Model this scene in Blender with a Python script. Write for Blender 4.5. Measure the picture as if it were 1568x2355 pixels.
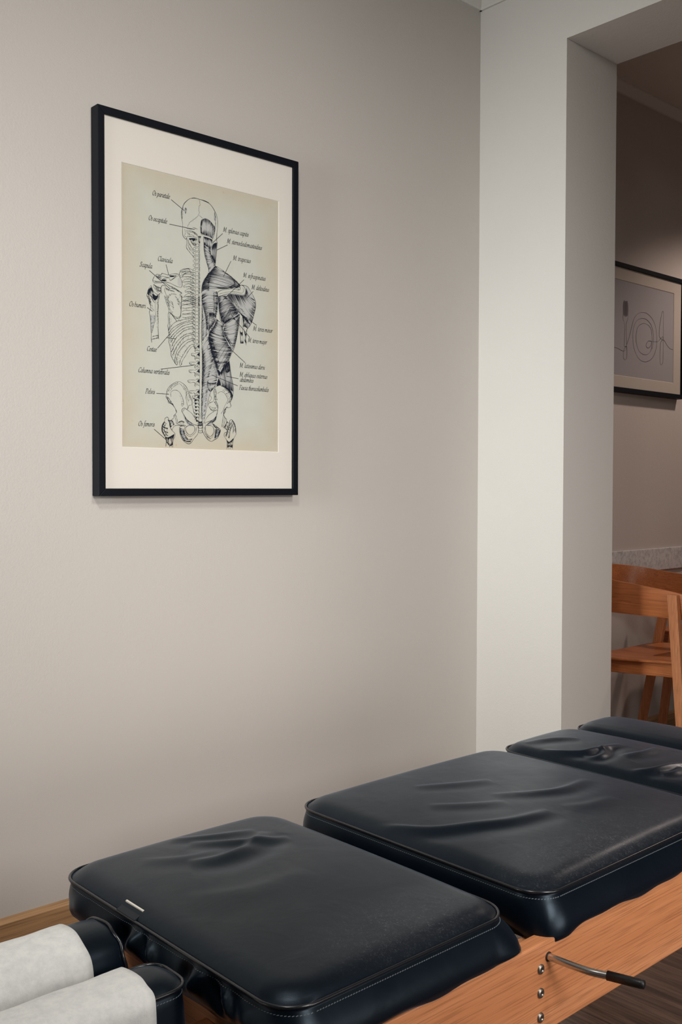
import bpy, math, random
import numpy as np
from math import sin, cos, pi, radians
from mathutils import Vector, Matrix, Euler

for o in list(bpy.data.objects):
    bpy.data.objects.remove(o, do_unlink=True)
SC = bpy.context.scene
COL = SC.collection
random.seed(7)
RNG = np.random.default_rng(7)

# ------------------------------------------------------------------ camera
CAM_YAW, CAM_PITCH, CAM_ROLL, FPX = 47.765, -1.492, 0.152, 2266.8
cam_data = bpy.data.cameras.new('camera')
cam = bpy.data.objects.new('camera', cam_data)
COL.objects.link(cam)
cam_data.sensor_fit = 'VERTICAL'
cam_data.sensor_height = 36.0
cam_data.lens = FPX * 36.0 / 2355.0
cam_data.clip_start = 0.05
_y, _p, _r = radians(CAM_YAW), radians(CAM_PITCH), radians(CAM_ROLL)
_f = Vector((cos(_y) * cos(_p), sin(_y) * cos(_p), sin(_p)))
_rt = Vector((sin(_y), -cos(_y), 0.0))
_up = _rt.cross(_f)
_r2 = _rt * cos(_r) + _up * sin(_r)
_u2 = -_rt * sin(_r) + _up * cos(_r)
_m = Matrix((_r2, _u2, -_f)).transposed().to_4x4()
_m.translation = Vector((0, 0, 1.075))
cam.matrix_world = _m
SC.camera = cam

# ------------------------------------------------------------------ world, light, exposure
world = bpy.data.worlds.new('world')
SC.world = world
world.use_nodes = True
world.node_tree.nodes['Background'].inputs[0].default_value = (0.55, 0.62, 0.72, 1)
world.node_tree.nodes['Background'].inputs[1].default_value = 0.1
SC.view_settings.view_transform = 'Standard'
SC.view_settings.look = 'None'
SC.view_settings.gamma = 1.0
SC.view_settings.use_curve_mapping = False
SC.view_settings.exposure = 0.0

def area(name, loc, target, sx, sy, power, color, spread=180):
    d = bpy.data.lights.new(name, 'AREA')
    d.shape = 'RECTANGLE'; d.size = sx; d.size_y = sy
    d.energy = power; d.color = color; d.spread = radians(spread)
    o = bpy.data.objects.new(name, d); COL.objects.link(o)
    o.location = loc
    o.rotation_euler = (Vector(target) - Vector(loc)).to_track_quat('-Z', 'Y').to_euler()
    return o

#LIGHTS
# daylight through the window of the treatment room (left of the camera)
area('window_daylight', (-1.13, 1.75, 1.42), (2.6, 2.0, 1.15), 0.6, 1.1, 8.0, (0.99, 1.0, 0.97), 60)
# added fill lights behind the camera, for the table front and the wall
area('rear_fill_low', (1.7, -1.38, 0.7), (1.6, 0.8, 0.35), 0.9, 0.7, 3.6, (1.0, 0.93, 0.89), 90)
area('rear_fill_high', (1.0, -1.38, 1.7), (1.5, 2.2, 0.8), 0.7, 0.5, 5.0, (1.0, 0.95, 0.90), 60)
# ceiling lamp of the treatment room, plus an added fill for the low wall
area('ceiling_lamp_light', (0.3, 0.6, 2.6), (0.9, 1.6, 1.0), 0.3, 0.3, 11.0, (1.0, 0.955, 0.90), 140)
area('low_wall_fill', (1.3, -0.4, 2.6), (1.6, 2.2, 0.8), 0.3, 0.3, 5.8, (1.0, 0.94, 0.87), 90)
# downlight over the dining table of the second room
_d = bpy.data.lights.new('dining_downlight', 'SPOT'); _d.energy = 58; _d.color = (1.0, 0.79, 0.68)
_d.spot_size = radians(128); _d.spot_blend = 0.5; _d.shadow_soft_size = 0.05
_o = bpy.data.objects.new('dining_downlight', _d); COL.objects.link(_o); _o.location = (4.45, 1.45, 2.66)
#ENDLIGHTS

# ------------------------------------------------------------------ node helpers
def new_mat(name):
    m = bpy.data.materials.new(name); m.use_nodes = True
    nt = m.node_tree
    return m, nt, nt.nodes['Principled BSDF']

class N:
    def __init__(s, nt): s.nt = nt
    def __call__(s, kind, **kw):
        n = s.nt.nodes.new(kind)
        for k, v in kw.items():
            if k.startswith('i_'):
                n.inputs[int(k[2:]) if k[2:].isdigit() else k[2:]].default_value = v
            else: setattr(n, k, v)
        return n
    def l(s, a, b): s.nt.links.new(a, b)
    def coord(s, scale=(1, 1, 1), rot=(0, 0, 0)):
        c = s('ShaderNodeTexCoord'); m = s('ShaderNodeMapping')
        m.inputs['Scale'].default_value = scale; m.inputs['Rotation'].default_value = rot
        s.l(c.outputs['Object'], m.inputs['Vector']); return m.outputs[0]
    def noise(s, vec, scale, detail=4, rough=0.55, dist=0.0):
        n = s('ShaderNodeTexNoise'); n.inputs['Scale'].default_value = scale
        n.inputs['Detail'].default_value = detail; n.inputs['Roughness'].default_value = rough
        n.inputs['Distortion'].default_value = dist
        if vec is not None: s.l(vec, n.inputs['Vector'])
        return n.outputs['Fac']
    def ramp(s, fac, stops):
        r = s('ShaderNodeValToRGB'); e = r.color_ramp.elements
        while len(e) < len(stops): e.new(0.5)
        for k, (p, c) in enumerate(stops):
            e[k].position = p; e[k].color = (c[0], c[1], c[2], 1) if not isinstance(c, (int, float)) else (c, c, c, 1)
        s.l(fac, r.inputs[0]); return r.outputs[0]
    def math(s, op, a, b=None, clamp=False):
        n = s('ShaderNodeMath', operation=op, use_clamp=clamp)
        for i, v in enumerate((a, b)):
            if v is None: continue
            if isinstance(v, (int, float)): n.inputs[i].default_value = v
            else: s.l(v, n.inputs[i])
        return n.outputs[0]
    def mix(s, fac, a, b, mode='MIX'):
        n = s('ShaderNodeMix', data_type='RGBA', blend_type=mode)
        if isinstance(fac, (int, float)): n.inputs[0].default_value = fac
        else: s.l(fac, n.inputs[0])
        for i, v in ((6, a), (7, b)):
            if isinstance(v, tuple): n.inputs[i].default_value = (*v, 1)
            else: s.l(v, n.inputs[i])
        return n.outputs[2]
    def bump(s, h, strength, dist, bsdf, prev=None):
        b = s('ShaderNodeBump'); b.inputs['Strength'].default_value = strength; b.inputs['Distance'].default_value = dist
        s.l(h, b.inputs['Height'])
        if prev is not None: s.l(prev, b.inputs['Normal'])
        s.l(b.outputs[0], bsdf.inputs['Normal']); return b.outputs[0]

def plain(name, col, rough=0.5, metal=0.0, spec=0.5, coat=0.0):
    m, nt, b = new_mat(name)
    b.inputs['Base Color'].default_value = (*col, 1); b.inputs['Roughness'].default_value = rough
    b.inputs['Metallic'].default_value = metal; b.inputs['Specular IOR Level'].default_value = spec
    b.inputs['Coat Weight'].default_value = coat
    return m

def paint(name, col, bump=0.35):
    m, nt, b = new_mat(name); n = N(nt)
    v = n.coord()
    big = n.noise(v, 1.3, 3)
    c = n.mix(n.ramp(big, [(0.3, 0.0), (0.7, 1.0)]), tuple(x * 0.975 for x in col), tuple(min(1, x * 1.02) for x in col))
    n.l(c, b.inputs['Base Color'])
    b.inputs['Roughness'].default_value = 0.62; b.inputs['Specular IOR Level'].default_value = 0.3
    f1 = n.noise(v, 190, 3, 0.6); f2 = n.noise(v, 55, 2, 0.5)
    n.bump(n.math('ADD', f1, n.math('MULTIPLY', f2, 0.6)), bump, 0.0012, b)
    return m

def wood(name, c_lo, c_mid, c_hi, axis='X', rough=0.45, fine=260.0, spec=0.4, cathedral=1.0):
    """grain runs along the given object axis"""
    m, nt, b = new_mat(name); n = N(nt)
    st = {'X': (0.022, 1, 1), 'Y': (1, 0.022, 1), 'Z': (1, 1, 0.022)}[axis]
    c_lo = tuple(a * .55 + b_ * .45 for a, b_ in zip(c_lo, c_mid))
    v = n.coord(st)
    broad = n.noise(v, 20, 3, 0.5, 0.5)
    rings = n.math('FRACT', n.math('MULTIPLY', n.noise(v, 9, 2, 0.4, 0.6), 9.0))
    rings = n.math('ABSOLUTE', n.math('SUBTRACT', rings, 0.5))
    finen = n.noise(v, fine, 4, 0.65)
    pores = n.ramp(n.noise(v, fine * 2.2, 2, 0.5), [(0.36, 0.0), (0.5, 1.0)])
    base = n.ramp(broad, [(0.3, c_lo), (0.52, c_mid), (0.75, c_hi)])
    base = n.mix(n.math('MULTIPLY', n.ramp(rings, [(0.1, 1.0), (0.42, 0.0)]), 0.30 * cathedral), base, c_lo)
    base = n.mix(n.math('MULTIPLY', n.ramp(finen, [(0.4, 1.0), (0.6, 0.0)]), 0.62), base, c_lo)
    dark = tuple(x * 0.55 for x in c_lo)
    base = n.mix(n.math('MULTIPLY', n.math('SUBTRACT', 1.0, pores), 0.55), base, dark)
    n.l(base, b.inputs['Base Color'])
    b.inputs['Roughness'].default_value = rough; b.inputs['Specular IOR Level'].default_value = spec
    n.bump(finen, 0.25, 0.0006, b)
    return m

def leather(name, scuffs=(), soft=0.0):
    m, nt, b = new_mat(name); n = N(nt)
    tc = n('ShaderNodeTexCoord'); v = tc.outputs['Object']
    base = (0.0015, 0.0040, 0.0085)
    tot = None
    scr = n.noise(v, 420, 4, 0.75, 1.2)
    scr2 = n.noise(v, 85, 3, 0.6, 1.5)
    spk = n.math('MULTIPLY', n.ramp(scr, [(0.5, 0.0), (0.72, 1.0)]), n.ramp(scr2, [(0.4, 0.0), (0.66, 1.0)]))
    for (cx, cy, cz, rx, ry, amt) in scuffs:
        mp = n('ShaderNodeMapping'); mp.inputs['Location'].default_value = (-cx / rx, -cy / ry, -cz / 0.026)
        mp.inputs['Scale'].default_value = (1 / rx, 1 / ry, 1 / 0.026)
        n.l(v, mp.inputs['Vector'])
        ln = n('ShaderNodeVectorMath', operation='LENGTH'); n.l(mp.outputs[0], ln.inputs[0])
        fall = n.math('MULTIPLY', n.ramp(ln.outputs['Value'], [(0.15, 1.0), (1.0, 0.0)]), amt)
        t = n.math('MULTIPLY', fall, n.math('ADD', spk, 0.12))
        tot = t if tot is None else n.math('ADD', tot, t)
    dust = n.ramp(n.noise(v, 260, 2, 0.5), [(0.79, 0.0), (0.82, 0.5)])
    if tot is None: tot = n.math('MULTIPLY', dust, 0.3)
    else: tot = n.math('ADD', tot, n.math('MULTIPLY', dust, 0.3))
    c = n.mix(n.math('MULTIPLY', tot, 1.0, True), base, (0.16, 0.17, 0.185))
    n.l(c, b.inputs['Base Color'])
    rr = n.ramp(n.noise(v, 9, 3, 0.6), [(0.3, 0.31 + soft), (0.7, 0.39 + soft)])
    n.l(rr, b.inputs['Roughness'])
    b.inputs['Specular IOR Level'].default_value = 0.36; b.inputs['Specular Tint'].default_value = (0.62, 0.82, 1.0, 1)
    b.inputs['Sheen Weight'].default_value = 0.10; b.inputs['Sheen Roughness'].default_value = 0.35; b.inputs['Sheen Tint'].default_value = (0.35, 0.62, 1.0, 1)
    g = n.noise(v, 900, 2, 0.5); g2 = n.noise(v, 14, 3, 0.5, 0.6)
    p = n.bump(g, 0.12, 0.0004, b)
    n.bump(g2, 0.22, 0.004, b, p)
    return m

M = {}
M['wall'] = paint('warm_grey_wall_paint', (0.575, 0.55, 0.52))
M['pillar'] = paint('white_pillar_paint', (0.72, 0.71, 0.68))
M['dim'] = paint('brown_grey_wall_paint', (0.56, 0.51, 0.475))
M['ceiling'] = paint('ceiling_paint', (0.72, 0.71, 0.69), 0.15)
M['cornice'] = plain('cornice_plaster', (0.74, 0.74, 0.71), 0.6, spec=0.3)
M['rail'] = wood('oiled_oak', (0.56, 0.205, 0.08), (0.77, 0.32, 0.14), (0.85, 0.40, 0.20), 'X', 0.42, 190)
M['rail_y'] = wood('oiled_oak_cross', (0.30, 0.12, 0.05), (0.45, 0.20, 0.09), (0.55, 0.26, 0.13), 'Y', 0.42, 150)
M['rail_z'] = wood('oiled_oak_upright', (0.55, 0.22, 0.095), (0.74, 0.34, 0.16), (0.80, 0.41, 0.21), 'Z', 0.42, 190)
M['skirting'] = wood('skirting_wood', (0.24, 0.13, 0.058), (0.52, 0.31, 0.15), (0.62, 0.39, 0.21), 'X', 0.5, 120, cathedral=1.6)
M['skirting_y'] = wood('skirting_wood_cross', (0.24, 0.13, 0.058), (0.52, 0.31, 0.15), (0.62, 0.39, 0.21), 'Y', 0.5, 120)
M['chair_x'] = wood('chair_ply', (0.31, 0.095, 0.028), (0.52, 0.175, 0.058), (0.62, 0.235, 0.088), 'X', 0.33, 170, 0.5)
M['chair_y'] = wood('chair_ply_side', (0.31, 0.095, 0.028), (0.52, 0.175, 0.058), (0.62, 0.235, 0.088), 'Y', 0.36, 170, 0.5)
M['chair_z'] = wood('chair_leg_wood', (0.38, 0.14, 0.055), (0.58, 0.235, 0.10), (0.68, 0.31, 0.15), 'Z', 0.42, 220, 0.4)
M['leather_head'] = leather('black_vinyl')
M['piping'] = plain('glossy_black_piping', (0.006, 0.0085, 0.013), 0.24, spec=0.75)
M['chrome'] = plain('brushed_chrome', (0.62, 0.60, 0.57), 0.24, 1.0)
M['steel'] = plain('aged_steel', (0.36, 0.33, 0.29), 0.38, 1.0)
M['rubber'] = plain('black_grip', (0.008, 0.008, 0.009), 0.42)
M['hole'] = plain('dark_hole', (0.02, 0.012, 0.008), 0.8)
M['thread'] = plain('grey_blue_thread', (0.22, 0.26, 0.30), 0.7)
M['frame'] = plain('satin_black_frame', (0.0045, 0.006, 0.010), 0.5, spec=0.14)
M['mat'] = plain('off_white_mat_board', (0.82, 0.795, 0.74), 0.85, spec=0.1)
M['matcore'] = plain('mat_bevel_core', (0.86, 0.84, 0.80), 0.85, spec=0.1)
M['ink'] = plain('print_ink', (0.014, 0.019, 0.032), 0.8, spec=0.1)
M['wash1'] = plain('print_wash_light', (0.52, 0.54, 0.53), 0.85, spec=0.1)
M['wash2'] = plain('print_wash_mid', (0.44, 0.46, 0.46), 0.85, spec=0.1)
M['ink2'] = plain('print_line', (0.045, 0.04, 0.043), 0.8, spec=0.1)
M['wash3'] = plain('print_grey', (0.16, 0.15, 0.16), 0.85, spec=0.1)
M['mat2'] = plain('dimmed_mat_board', (0.50, 0.45, 0.40), 0.85, spec=0.1)  # white board, darkened to put the next room's dimness in its colour
M['core2'] = plain('dimmed_mat_core', (0.56, 0.51, 0.46), 0.85, spec=0.1)
M['print2'] = plain('dimmed_grey_print_paper', (0.34, 0.325, 0.34), 0.8, spec=0.1)  # paper darkened likewise for the dim room
M['tag'] = plain('white_tag_edge', (0.80, 0.76, 0.68), 0.8, spec=0.1)
M['black_cloth'] = plain('black_tag_cloth', (0.010, 0.014, 0.02), 0.7)
M['white_pvc'] = plain('white_window_plastic', (0.8, 0.8, 0.8), 0.4)

def mk_floor():
    m, nt, b = new_mat('dark_wood_plank_floor'); n = N(nt)
    tc = n('ShaderNodeTexCoord')
    br = n('ShaderNodeTexBrick'); br.offset = 0.37; br.offset_frequency = 2
    mp = n('ShaderNodeMapping'); mp.inputs['Rotation'].default_value = (0, 0, pi / 2)
    n.l(tc.outputs['Object'], mp.inputs['Vector']); n.l(mp.outputs[0], br.inputs['Vector'])
    br.inputs['Scale'].default_value = 1.0; br.inputs['Brick Width'].default_value = 1.3; br.inputs['Row Height'].default_value = 0.19
    br.inputs['Mortar Size'].default_value = 0.0012; br.inputs['Mortar Smooth'].default_value = 0.1
    br.inputs['Color1'].default_value = (0.2, 0.2, 0.2, 1); br.inputs['Color2'].default_value = (0.8, 0.8, 0.8, 1)
    br.inputs['Mortar'].default_value = (0, 0, 0, 1)
    off = n('ShaderNodeVectorMath', operation='ADD'); n.l(tc.outputs['Object'], off.inputs[0])
    sc = n('ShaderNodeVectorMath', operation='SCALE'); sc.inputs['Scale'].default_value = 3.0
    n.l(br.outputs['Color'], sc.inputs[0]); n.l(sc.outputs[0], off.inputs[1])
    m2 = n('ShaderNodeMapping'); m2.inputs['Scale'].default_value = (1, 0.05, 1); n.l(off.outputs[0], m2.inputs['Vector'])
    v = m2.outputs[0]
    g1 = n.noise(v, 16, 4, 0.6, 1.0); g2 = n.noise(v, 130, 4, 0.7)
    c = n.ramp(g1, [(0.28, (0.085, 0.047, 0.033)), (0.5, (0.22, 0.128, 0.088)), (0.75, (0.34, 0.21, 0.15))])
    c = n.mix(n.math('MULTIPLY', n.ramp(g2, [(0.38, 1.0), (0.6, 0.0)]), 0.6), c, (0.03, 0.017, 0.012))
    c = n.mix(n.math('MULTIPLY', br.outputs['Fac'], 0.7), c, (0.012, 0.008, 0.006))
    n.l(c, b.inputs['Base Color']); b.inputs['Roughness'].default_value = 0.42
    n.bump(g2, 0.2, 0.0006, b)
    return m
M['floor'] = mk_floor()

def mk_paper_print():
    m, nt, b = new_mat('aged_poster_paper'); n = N(nt)
    tc = n('ShaderNodeTexCoord'); v = tc.outputs['Object']
    sp = n('ShaderNodeSeparateXYZ'); n.l(v, sp.inputs[0])
    # distance from the paper edges: object origin at the paper centre, half size .252 x .354
    ex = n.math('SUBTRACT', 0.247, n.math('ABSOLUTE', sp.outputs[0]))
    ez = n.math('SUBTRACT', 0.350, n.math('ABSOLUTE', sp.outputs[2]))
    e = n.math('MINIMUM', ex, ez)
    e = n.math('ADD', e, n.math('MULTIPLY', n.math('SUBTRACT', n.noise(v, 9, 4, 0.6), 0.5), 0.09))
    edge = n.ramp(n.math('MULTIPLY', e, 11.0), [(0.0, 0.8), (0.9, 0.0)])
    c = n.mix(edge, (0.63, 0.655, 0.59), (0.62, 0.56, 0.43))
    mott = n.noise(v, 22, 5, 0.65)
    c = n.mix(n.math('MULTIPLY', n.ramp(mott, [(0.3, 1.0), (0.6, 0.0)]), 0.18), c, (0.50, 0.515, 0.475))
    spot = n.math('MULTIPLY', n.ramp(n.noise(v, 75, 2, 0.5), [(0.68, 0.0), (0.78, 1.0)]), n.math('ADD', edge, 0.12))
    c = n.mix(n.math('MULTIPLY', spot, 0.55, True), c, (0.55, 0.36, 0.17))
    n.l(c, b.inputs['Base Color']); b.inputs['Roughness'].default_value = 0.85; b.inputs['Specular IOR Level'].default_value = 0.1
    return m
M['poster'] = mk_paper_print()

def mk_towel():
    m, nt, b = new_mat('grey_white_paper_towel'); n = N(nt)
    v = n.coord((1, 1, 1))
    a = n.noise(v, 75, 5, 0.7); a2 = n.noise(v, 320, 3, 0.6)
    c = n.ramp(a, [(0.3, (0.70, 0.72, 0.72)), (0.6, (0.84, 0.855, 0.84))])
    c = n.mix(n.math('MULTIPLY', a2, 0.25), c, (0.68, 0.70, 0.71))
    n.l(c, b.inputs['Base Color']); b.inputs['Roughness'].default_value = 0.9; b.inputs['Specular IOR Level'].default_value = 0.15
    n.bump(n.math('ADD', a2, n.noise(v, 900, 2, 0.5)), 0.35, 0.0006, b)
    return m
M['towel'] = mk_towel()

def mk_felt():
    m, nt, b = new_mat('mottled_grey_felt'); n = N(nt)
    v = n.coord((1, 1, 0.8))
    a = n.noise(v, 75, 5, 0.75)
    c = n.ramp(a, [(0.34, (0.40, 0.40, 0.41)), (0.5, (0.60, 0.59, 0.59)), (0.70, (0.70, 0.685, 0.68))])
    n.l(c, b.inputs['Base Color']); b.inputs['Roughness'].default_value = 0.95; b.inputs['Specular IOR Level'].default_value = 0.05
    n.bump(n.noise(v, 700, 2), 0.5, 0.001, b)
    return m
M['felt'] = mk_felt()

def mk_glass():
    m, nt, b = new_mat('picture_glass'); n = N(nt)
    out = nt.nodes['Material Output']
    nt.nodes.remove(b)
    tr = n('ShaderNodeBsdfTransparent'); tr.inputs[0].default_value = (1, 1, 1, 1)
    gl = n('ShaderNodeBsdfGlossy'); gl.inputs['Roughness'].default_value = 0.03
    lw = n('ShaderNodeLayerWeight'); lw.inputs[0].default_value = 0.5
    fc = n.math('ADD', n.math('MULTIPLY', n.math('POWER', lw.outputs['Facing'], 5.0), 0.96), 0.012)
    mx = n('ShaderNodeMixShader'); n.l(fc, mx.inputs[0]); n.l(tr.outputs[0], mx.inputs[1]); n.l(gl.outputs[0], mx.inputs[2])
    n.l(mx.outputs[0], out.inputs[0])
    return m
M['glass'] = mk_glass()

# ------------------------------------------------------------------ mesh helpers
class MB:
    """collects vertices and faces in world coordinates"""
    def __init__(s): s.v = []; s.f = []; s.m = []
    def add(s, vs, fs, mi=0):
        o = len(s.v); s.v.extend([tuple(p) for p in vs]); s.f.extend([tuple(i + o for i in f) for f in fs]); s.m.extend([mi] * len(fs))
    def box(s, a, b, mi=0):
        x0, y0, z0 = a; x1, y1, z1 = b
        s.add([(x0,y0,z0),(x1,y0,z0),(x1,y1,z0),(x0,y1,z0),(x0,y0,z1),(x1,y0,z1),(x1,y1,z1),(x0,y1,z1)],
              [(0,3,2,1),(4,5,6,7),(0,1,5,4),(1,2,6,5),(2,3,7,6),(3,0,4,7)], mi)
    def hexa(s, P, mi=0):
        s.add(P, [(0,3,2,1),(4,5,6,7),(0,1,5,4),(1,2,6,5),(2,3,7,6),(3,0,4,7)], mi)
    def prism(s, poly, axis, a, b, mi=0):
        """poly in the two other axes, extruded along axis from a to b"""
        n = len(poly)
        def P(p, t):
            return {'x': (t, p[0], p[1]), 'y': (p[0], t, p[1]), 'z': (p[0], p[1], t)}[axis]
        vs = [P(p, a) for p in poly] + [P(p, b) for p in poly]
        fs = [tuple(range(n))[::-1], tuple(range(n, 2 * n))] + [(i, (i + 1) % n, n + (i + 1) % n, n + i) for i in range(n)]
        s.add(vs, fs, mi)
    def tube(s, path, r, n=10, closed=False, caps=True, mi=0):
        path = [Vector(p) for p in path]; L = len(path); rings = []
        up = Vector((0, 0, 1)); prev = None
        for i, p in enumerate(path):
            if closed: t = (path[(i + 1) % L] - path[i - 1]).normalized()
            else: t = (path[min(i + 1, L - 1)] - path[max(i - 1, 0)]).normalized()
            if prev is None:
                a = t.cross(up)
                if a.length < 1e-4: a = t.cross(Vector((1, 0, 0)))
            else: a = prev - t * prev.dot(t)
            a.normalize(); prev = a; c = t.cross(a)
            rr = r[i] if isinstance(r, (list, tuple)) else r
            rings.append([p + (a * cos(2 * pi * k / n) + c * sin(2 * pi * k / n)) * rr for k in range(n)])
        vs = [q for g in rings for q in g]; fs = []
        for i in range(L if closed else L - 1):
            j = (i + 1) % L
            for k in range(n):
                k2 = (k + 1) % n; fs.append((i * n + k, i * n + k2, j * n + k2, j * n + k))
        if caps and not closed: fs += [tuple(range(n))[::-1], tuple(range((L - 1) * n, L * n))]
        s.add(vs, fs, mi)
    def build(s, name, mats, parent=None, smooth=False, bevel=0.0, segs=2, auto=None, org=None):
        """mesh vertices are stored relative to the parent's origin"""
        if not isinstance(mats, (list, tuple)): mats = [mats]
        off = Vector((0, 0, 0))
        if parent is not None:
            q = parent
            while q is not None: off += q.location; q = q.parent
        if org is None: org = off
        org = Vector(org)
        me = bpy.data.meshes.new(name)
        me.from_pydata([(p[0] - org.x, p[1] - org.y, p[2] - org.z) for p in s.v], [], s.f)
        me.validate()
        for mt in mats: me.materials.append(mt)
        if len(mats) > 1:
            for p, mi in zip(me.polygons, s.m): p.material_index = mi
        me.update()
        o = bpy.data.objects.new(name, me); COL.objects.link(o)
        o.location = org - off
        if parent is not None: o.parent = parent
        if smooth:
            me.polygons.foreach_set('use_smooth', [True] * len(me.polygons))
        if bevel > 0:
            b = o.modifiers.new('bevel', 'BEVEL'); b.width = bevel; b.segments = segs; b.limit_method = 'ANGLE'; b.angle_limit = radians(30)
        return o

def tag(o, label=None, cat=None, group=None, kind=None):
    if label: o['label'] = label
    if cat: o['category'] = cat
    if group: o['group'] = group
    if kind: o['kind'] = kind
    return o
def thing(name, loc, label, cat, group=None):
    o = bpy.data.objects.new(name, None); COL.objects.link(o); o.location = loc
    o.empty_display_size = 0.1
    return tag(o, label, cat, group)
def struct(name, mb, mat, label=None, bevel=0.0):
    o = mb.build(name, mat, bevel=bevel); o['kind'] = 'structure'
    if label: o['label'] = label
    return o
def copy_tree(o, dx=(0, 0, 0), parent=None):
    c = o.copy(); COL.objects.link(c)
    if parent is None: c.location = Vector(o.location) + Vector(dx)
    else: c.parent = parent
    for ch in list(o.children): copy_tree(ch, parent=c)
    return c
def smooth_path(pts, n=8, closed=False):
    """Catmull-Rom through pts"""
    P = [np.array(p, float) for p in pts]; L = len(P); out = []
    if L < 3: return [tuple(p) for p in P]
    rng_ = range(L if closed else L - 1)
    for i in rng_:
        if closed: p0, p1, p2, p3 = P[i - 1], P[i], P[(i + 1) % L], P[(i + 2) % L]
        else: p0, p1, p2, p3 = P[max(i - 1, 0)], P[i], P[i + 1], P[min(i + 2, L - 1)]
        for k in range(n):
            t = k / n
            out.append(tuple(0.5 * ((2 * p1) + (-p0 + p2) * t + (2 * p0 - 5 * p1 + 4 * p2 - p3) * t * t + (-p0 + 3 * p1 - 3 * p2 + p3) * t ** 3)))
    if not closed: out.append(tuple(P[-1]))
    return out

# ------------------------------------------------------------------ the rooms
X0, XC, XR = -1.2, 2.6336, 2.9178     # left end wall, face and back of the pillar wall
YW, YW2, YP_ = 2.2, 2.2631, 1.8492    # picture wall, picture wall of second room, pillar edge
YB = -1.45; X3 = 6.2
ZC, ZL = 2.73, 2.4870
b = MB(); b.box((X0 - .2, YB - .2, -0.12), (X3 + .2, 2.6, 0)); struct('floor', b, M['floor'], 'dark brown wood plank floor running through both rooms')
b = MB(); b.box((X0 - .2, YB - .2, ZC), (X3 + .2, 2.6, ZC + .15)); struct('ceiling', b, M['ceiling'])
b = MB(); b.box((X0 - .2, YW, 0), (XC + .05, YW + .3, ZC)); struct('wall_left', b, M['wall'], 'warm light grey wall that carries the anatomy picture')
# pillar wall with the opening: pillar, lintel and far jamb as one
b = MB(); b.box((XC, YP_, 0), (XR, YW + .3, ZC)); b.box((XC, -0.6, ZL), (XR, YP_, ZC)); b.box((XC, YB, 0), (XR, -0.6, ZC))
struct('wall_right', b, M['pillar'], 'pillar and lintel around the opening to the next room')
b = MB(); b.box((XR - .02, YW2, 0), (X3 + .2, YW2 + .24, ZC)); struct('wall_far', b, M['dim'], 'dim wall of the next room behind the chairs')
b = MB(); b.box((X3, YB, 0), (X3 + .2, YW2, ZC)); struct('wall_end', b, M['dim'])
# wall with the main window (left end)
WY0, WY1, WZ0, WZ1 = 0.2, 1.9, 0.8, 2.1
b = MB()
b.box((X0 - .2, YB, 0), (X0, YW, WZ0)); b.box((X0 - .2, YB, WZ1), (X0, YW, ZC)); b.box((X0 - .2, YB, WZ0), (X0, WY0, WZ1)); b.box((X0 - .2, WY1, WZ0), (X0, YW, WZ1))
struct('wall_back', b, M['wall'])
b = MB()
b.box((X0 - .2, YB - .2, 0), (X3 + .2, YB, 0.25)); b.box((X0 - .2, YB - .2, 2.0), (X3 + .2, YB, ZC)); b.box((X0 - .2, YB - .2, .25), (0.3, YB, 2.0)); b.box((2.3, YB - .2, .25), (X3 + .2, YB, 2.0))
struct('wall_front', b, M['wall'])
def window(name, axis, a0, a1, z0, z1, pos):
    w = bpy.data.objects.new(name, None); COL.objects.link(w); w['kind'] = 'structure'
    f = MB(); t = 0.05
    def bx(u0, u1, v0, v1, d0, d1, tgt=None):
        t_ = tgt or f
        if axis == 'x': t_.box((pos + d0, u0, v0), (pos + d1, u1, v1))
        else: t_.box((u0, pos + d0, v0), (u1, pos + d1, v1))
    bx(a0, a1, z0, z0 + t, -.13, -.07); bx(a0, a1, z1 - t, z1, -.13, -.07); bx(a0, a0 + t, z0 + t, z1 - t, -.13, -.07); bx(a1 - t, a1, z0 + t, z1 - t, -.13, -.07)
    mid = (a0 + a1) / 2; bx(mid - .03, mid + .03, z0 + t, z1 - t, -.13, -.07)
    f.build('window_frame', M['white_pvc'], w, bevel=.004)
    g = MB(); bx(a0 + t, mid - .03, z0 + t, z1 - t, -.103, -.097, g); bx(mid + .03, a1 - t, z0 + t, z1 - t, -.103, -.097, g)
    g.build('window_glass', M['glass'], w)
window('window_1', 'x', WY0, WY1, WZ0, WZ1, X0)
window('added_window_2', 'y', 0.3, 2.3, .25, 2.0, YB)  # unseen window, added to house the rear fill lights

# cornices
def cornice(name, axis, a, b_, pos, sgn, z=ZC, h=.039, d=.034):
    """small moulding in the corner between wall and ceiling; sgn = direction away from the wall"""
    m = MB()
    prof = [(0, -h), (.008, -h), (.010, -h + .006), (d - .006, -.009), (d, -.007), (d, 0), (0, 0)]
    pts = [(pos + sgn * p[0], z + p[1]) for p in prof]
    m.prism(pts, 'x' if axis == 'x' else 'y', a, b_)
    return struct(name, m, M['cornice'], bevel=0)
cornice('trim_1', 'x', X0, XC, YW, -1)
m = MB()
prof = [(0, -.039), (.008, -.039), (.010, -.033), (.028, -.009), (.034, -.007), (.034, 0), (0, 0)]
m.prism([(XC - p[0], ZC + p[1]) for p in prof], 'y', YB, YW); struct('trim_2', m, M['cornice'])
cornice('trim_3', 'x', XR, X3, YW2, -1)
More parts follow.
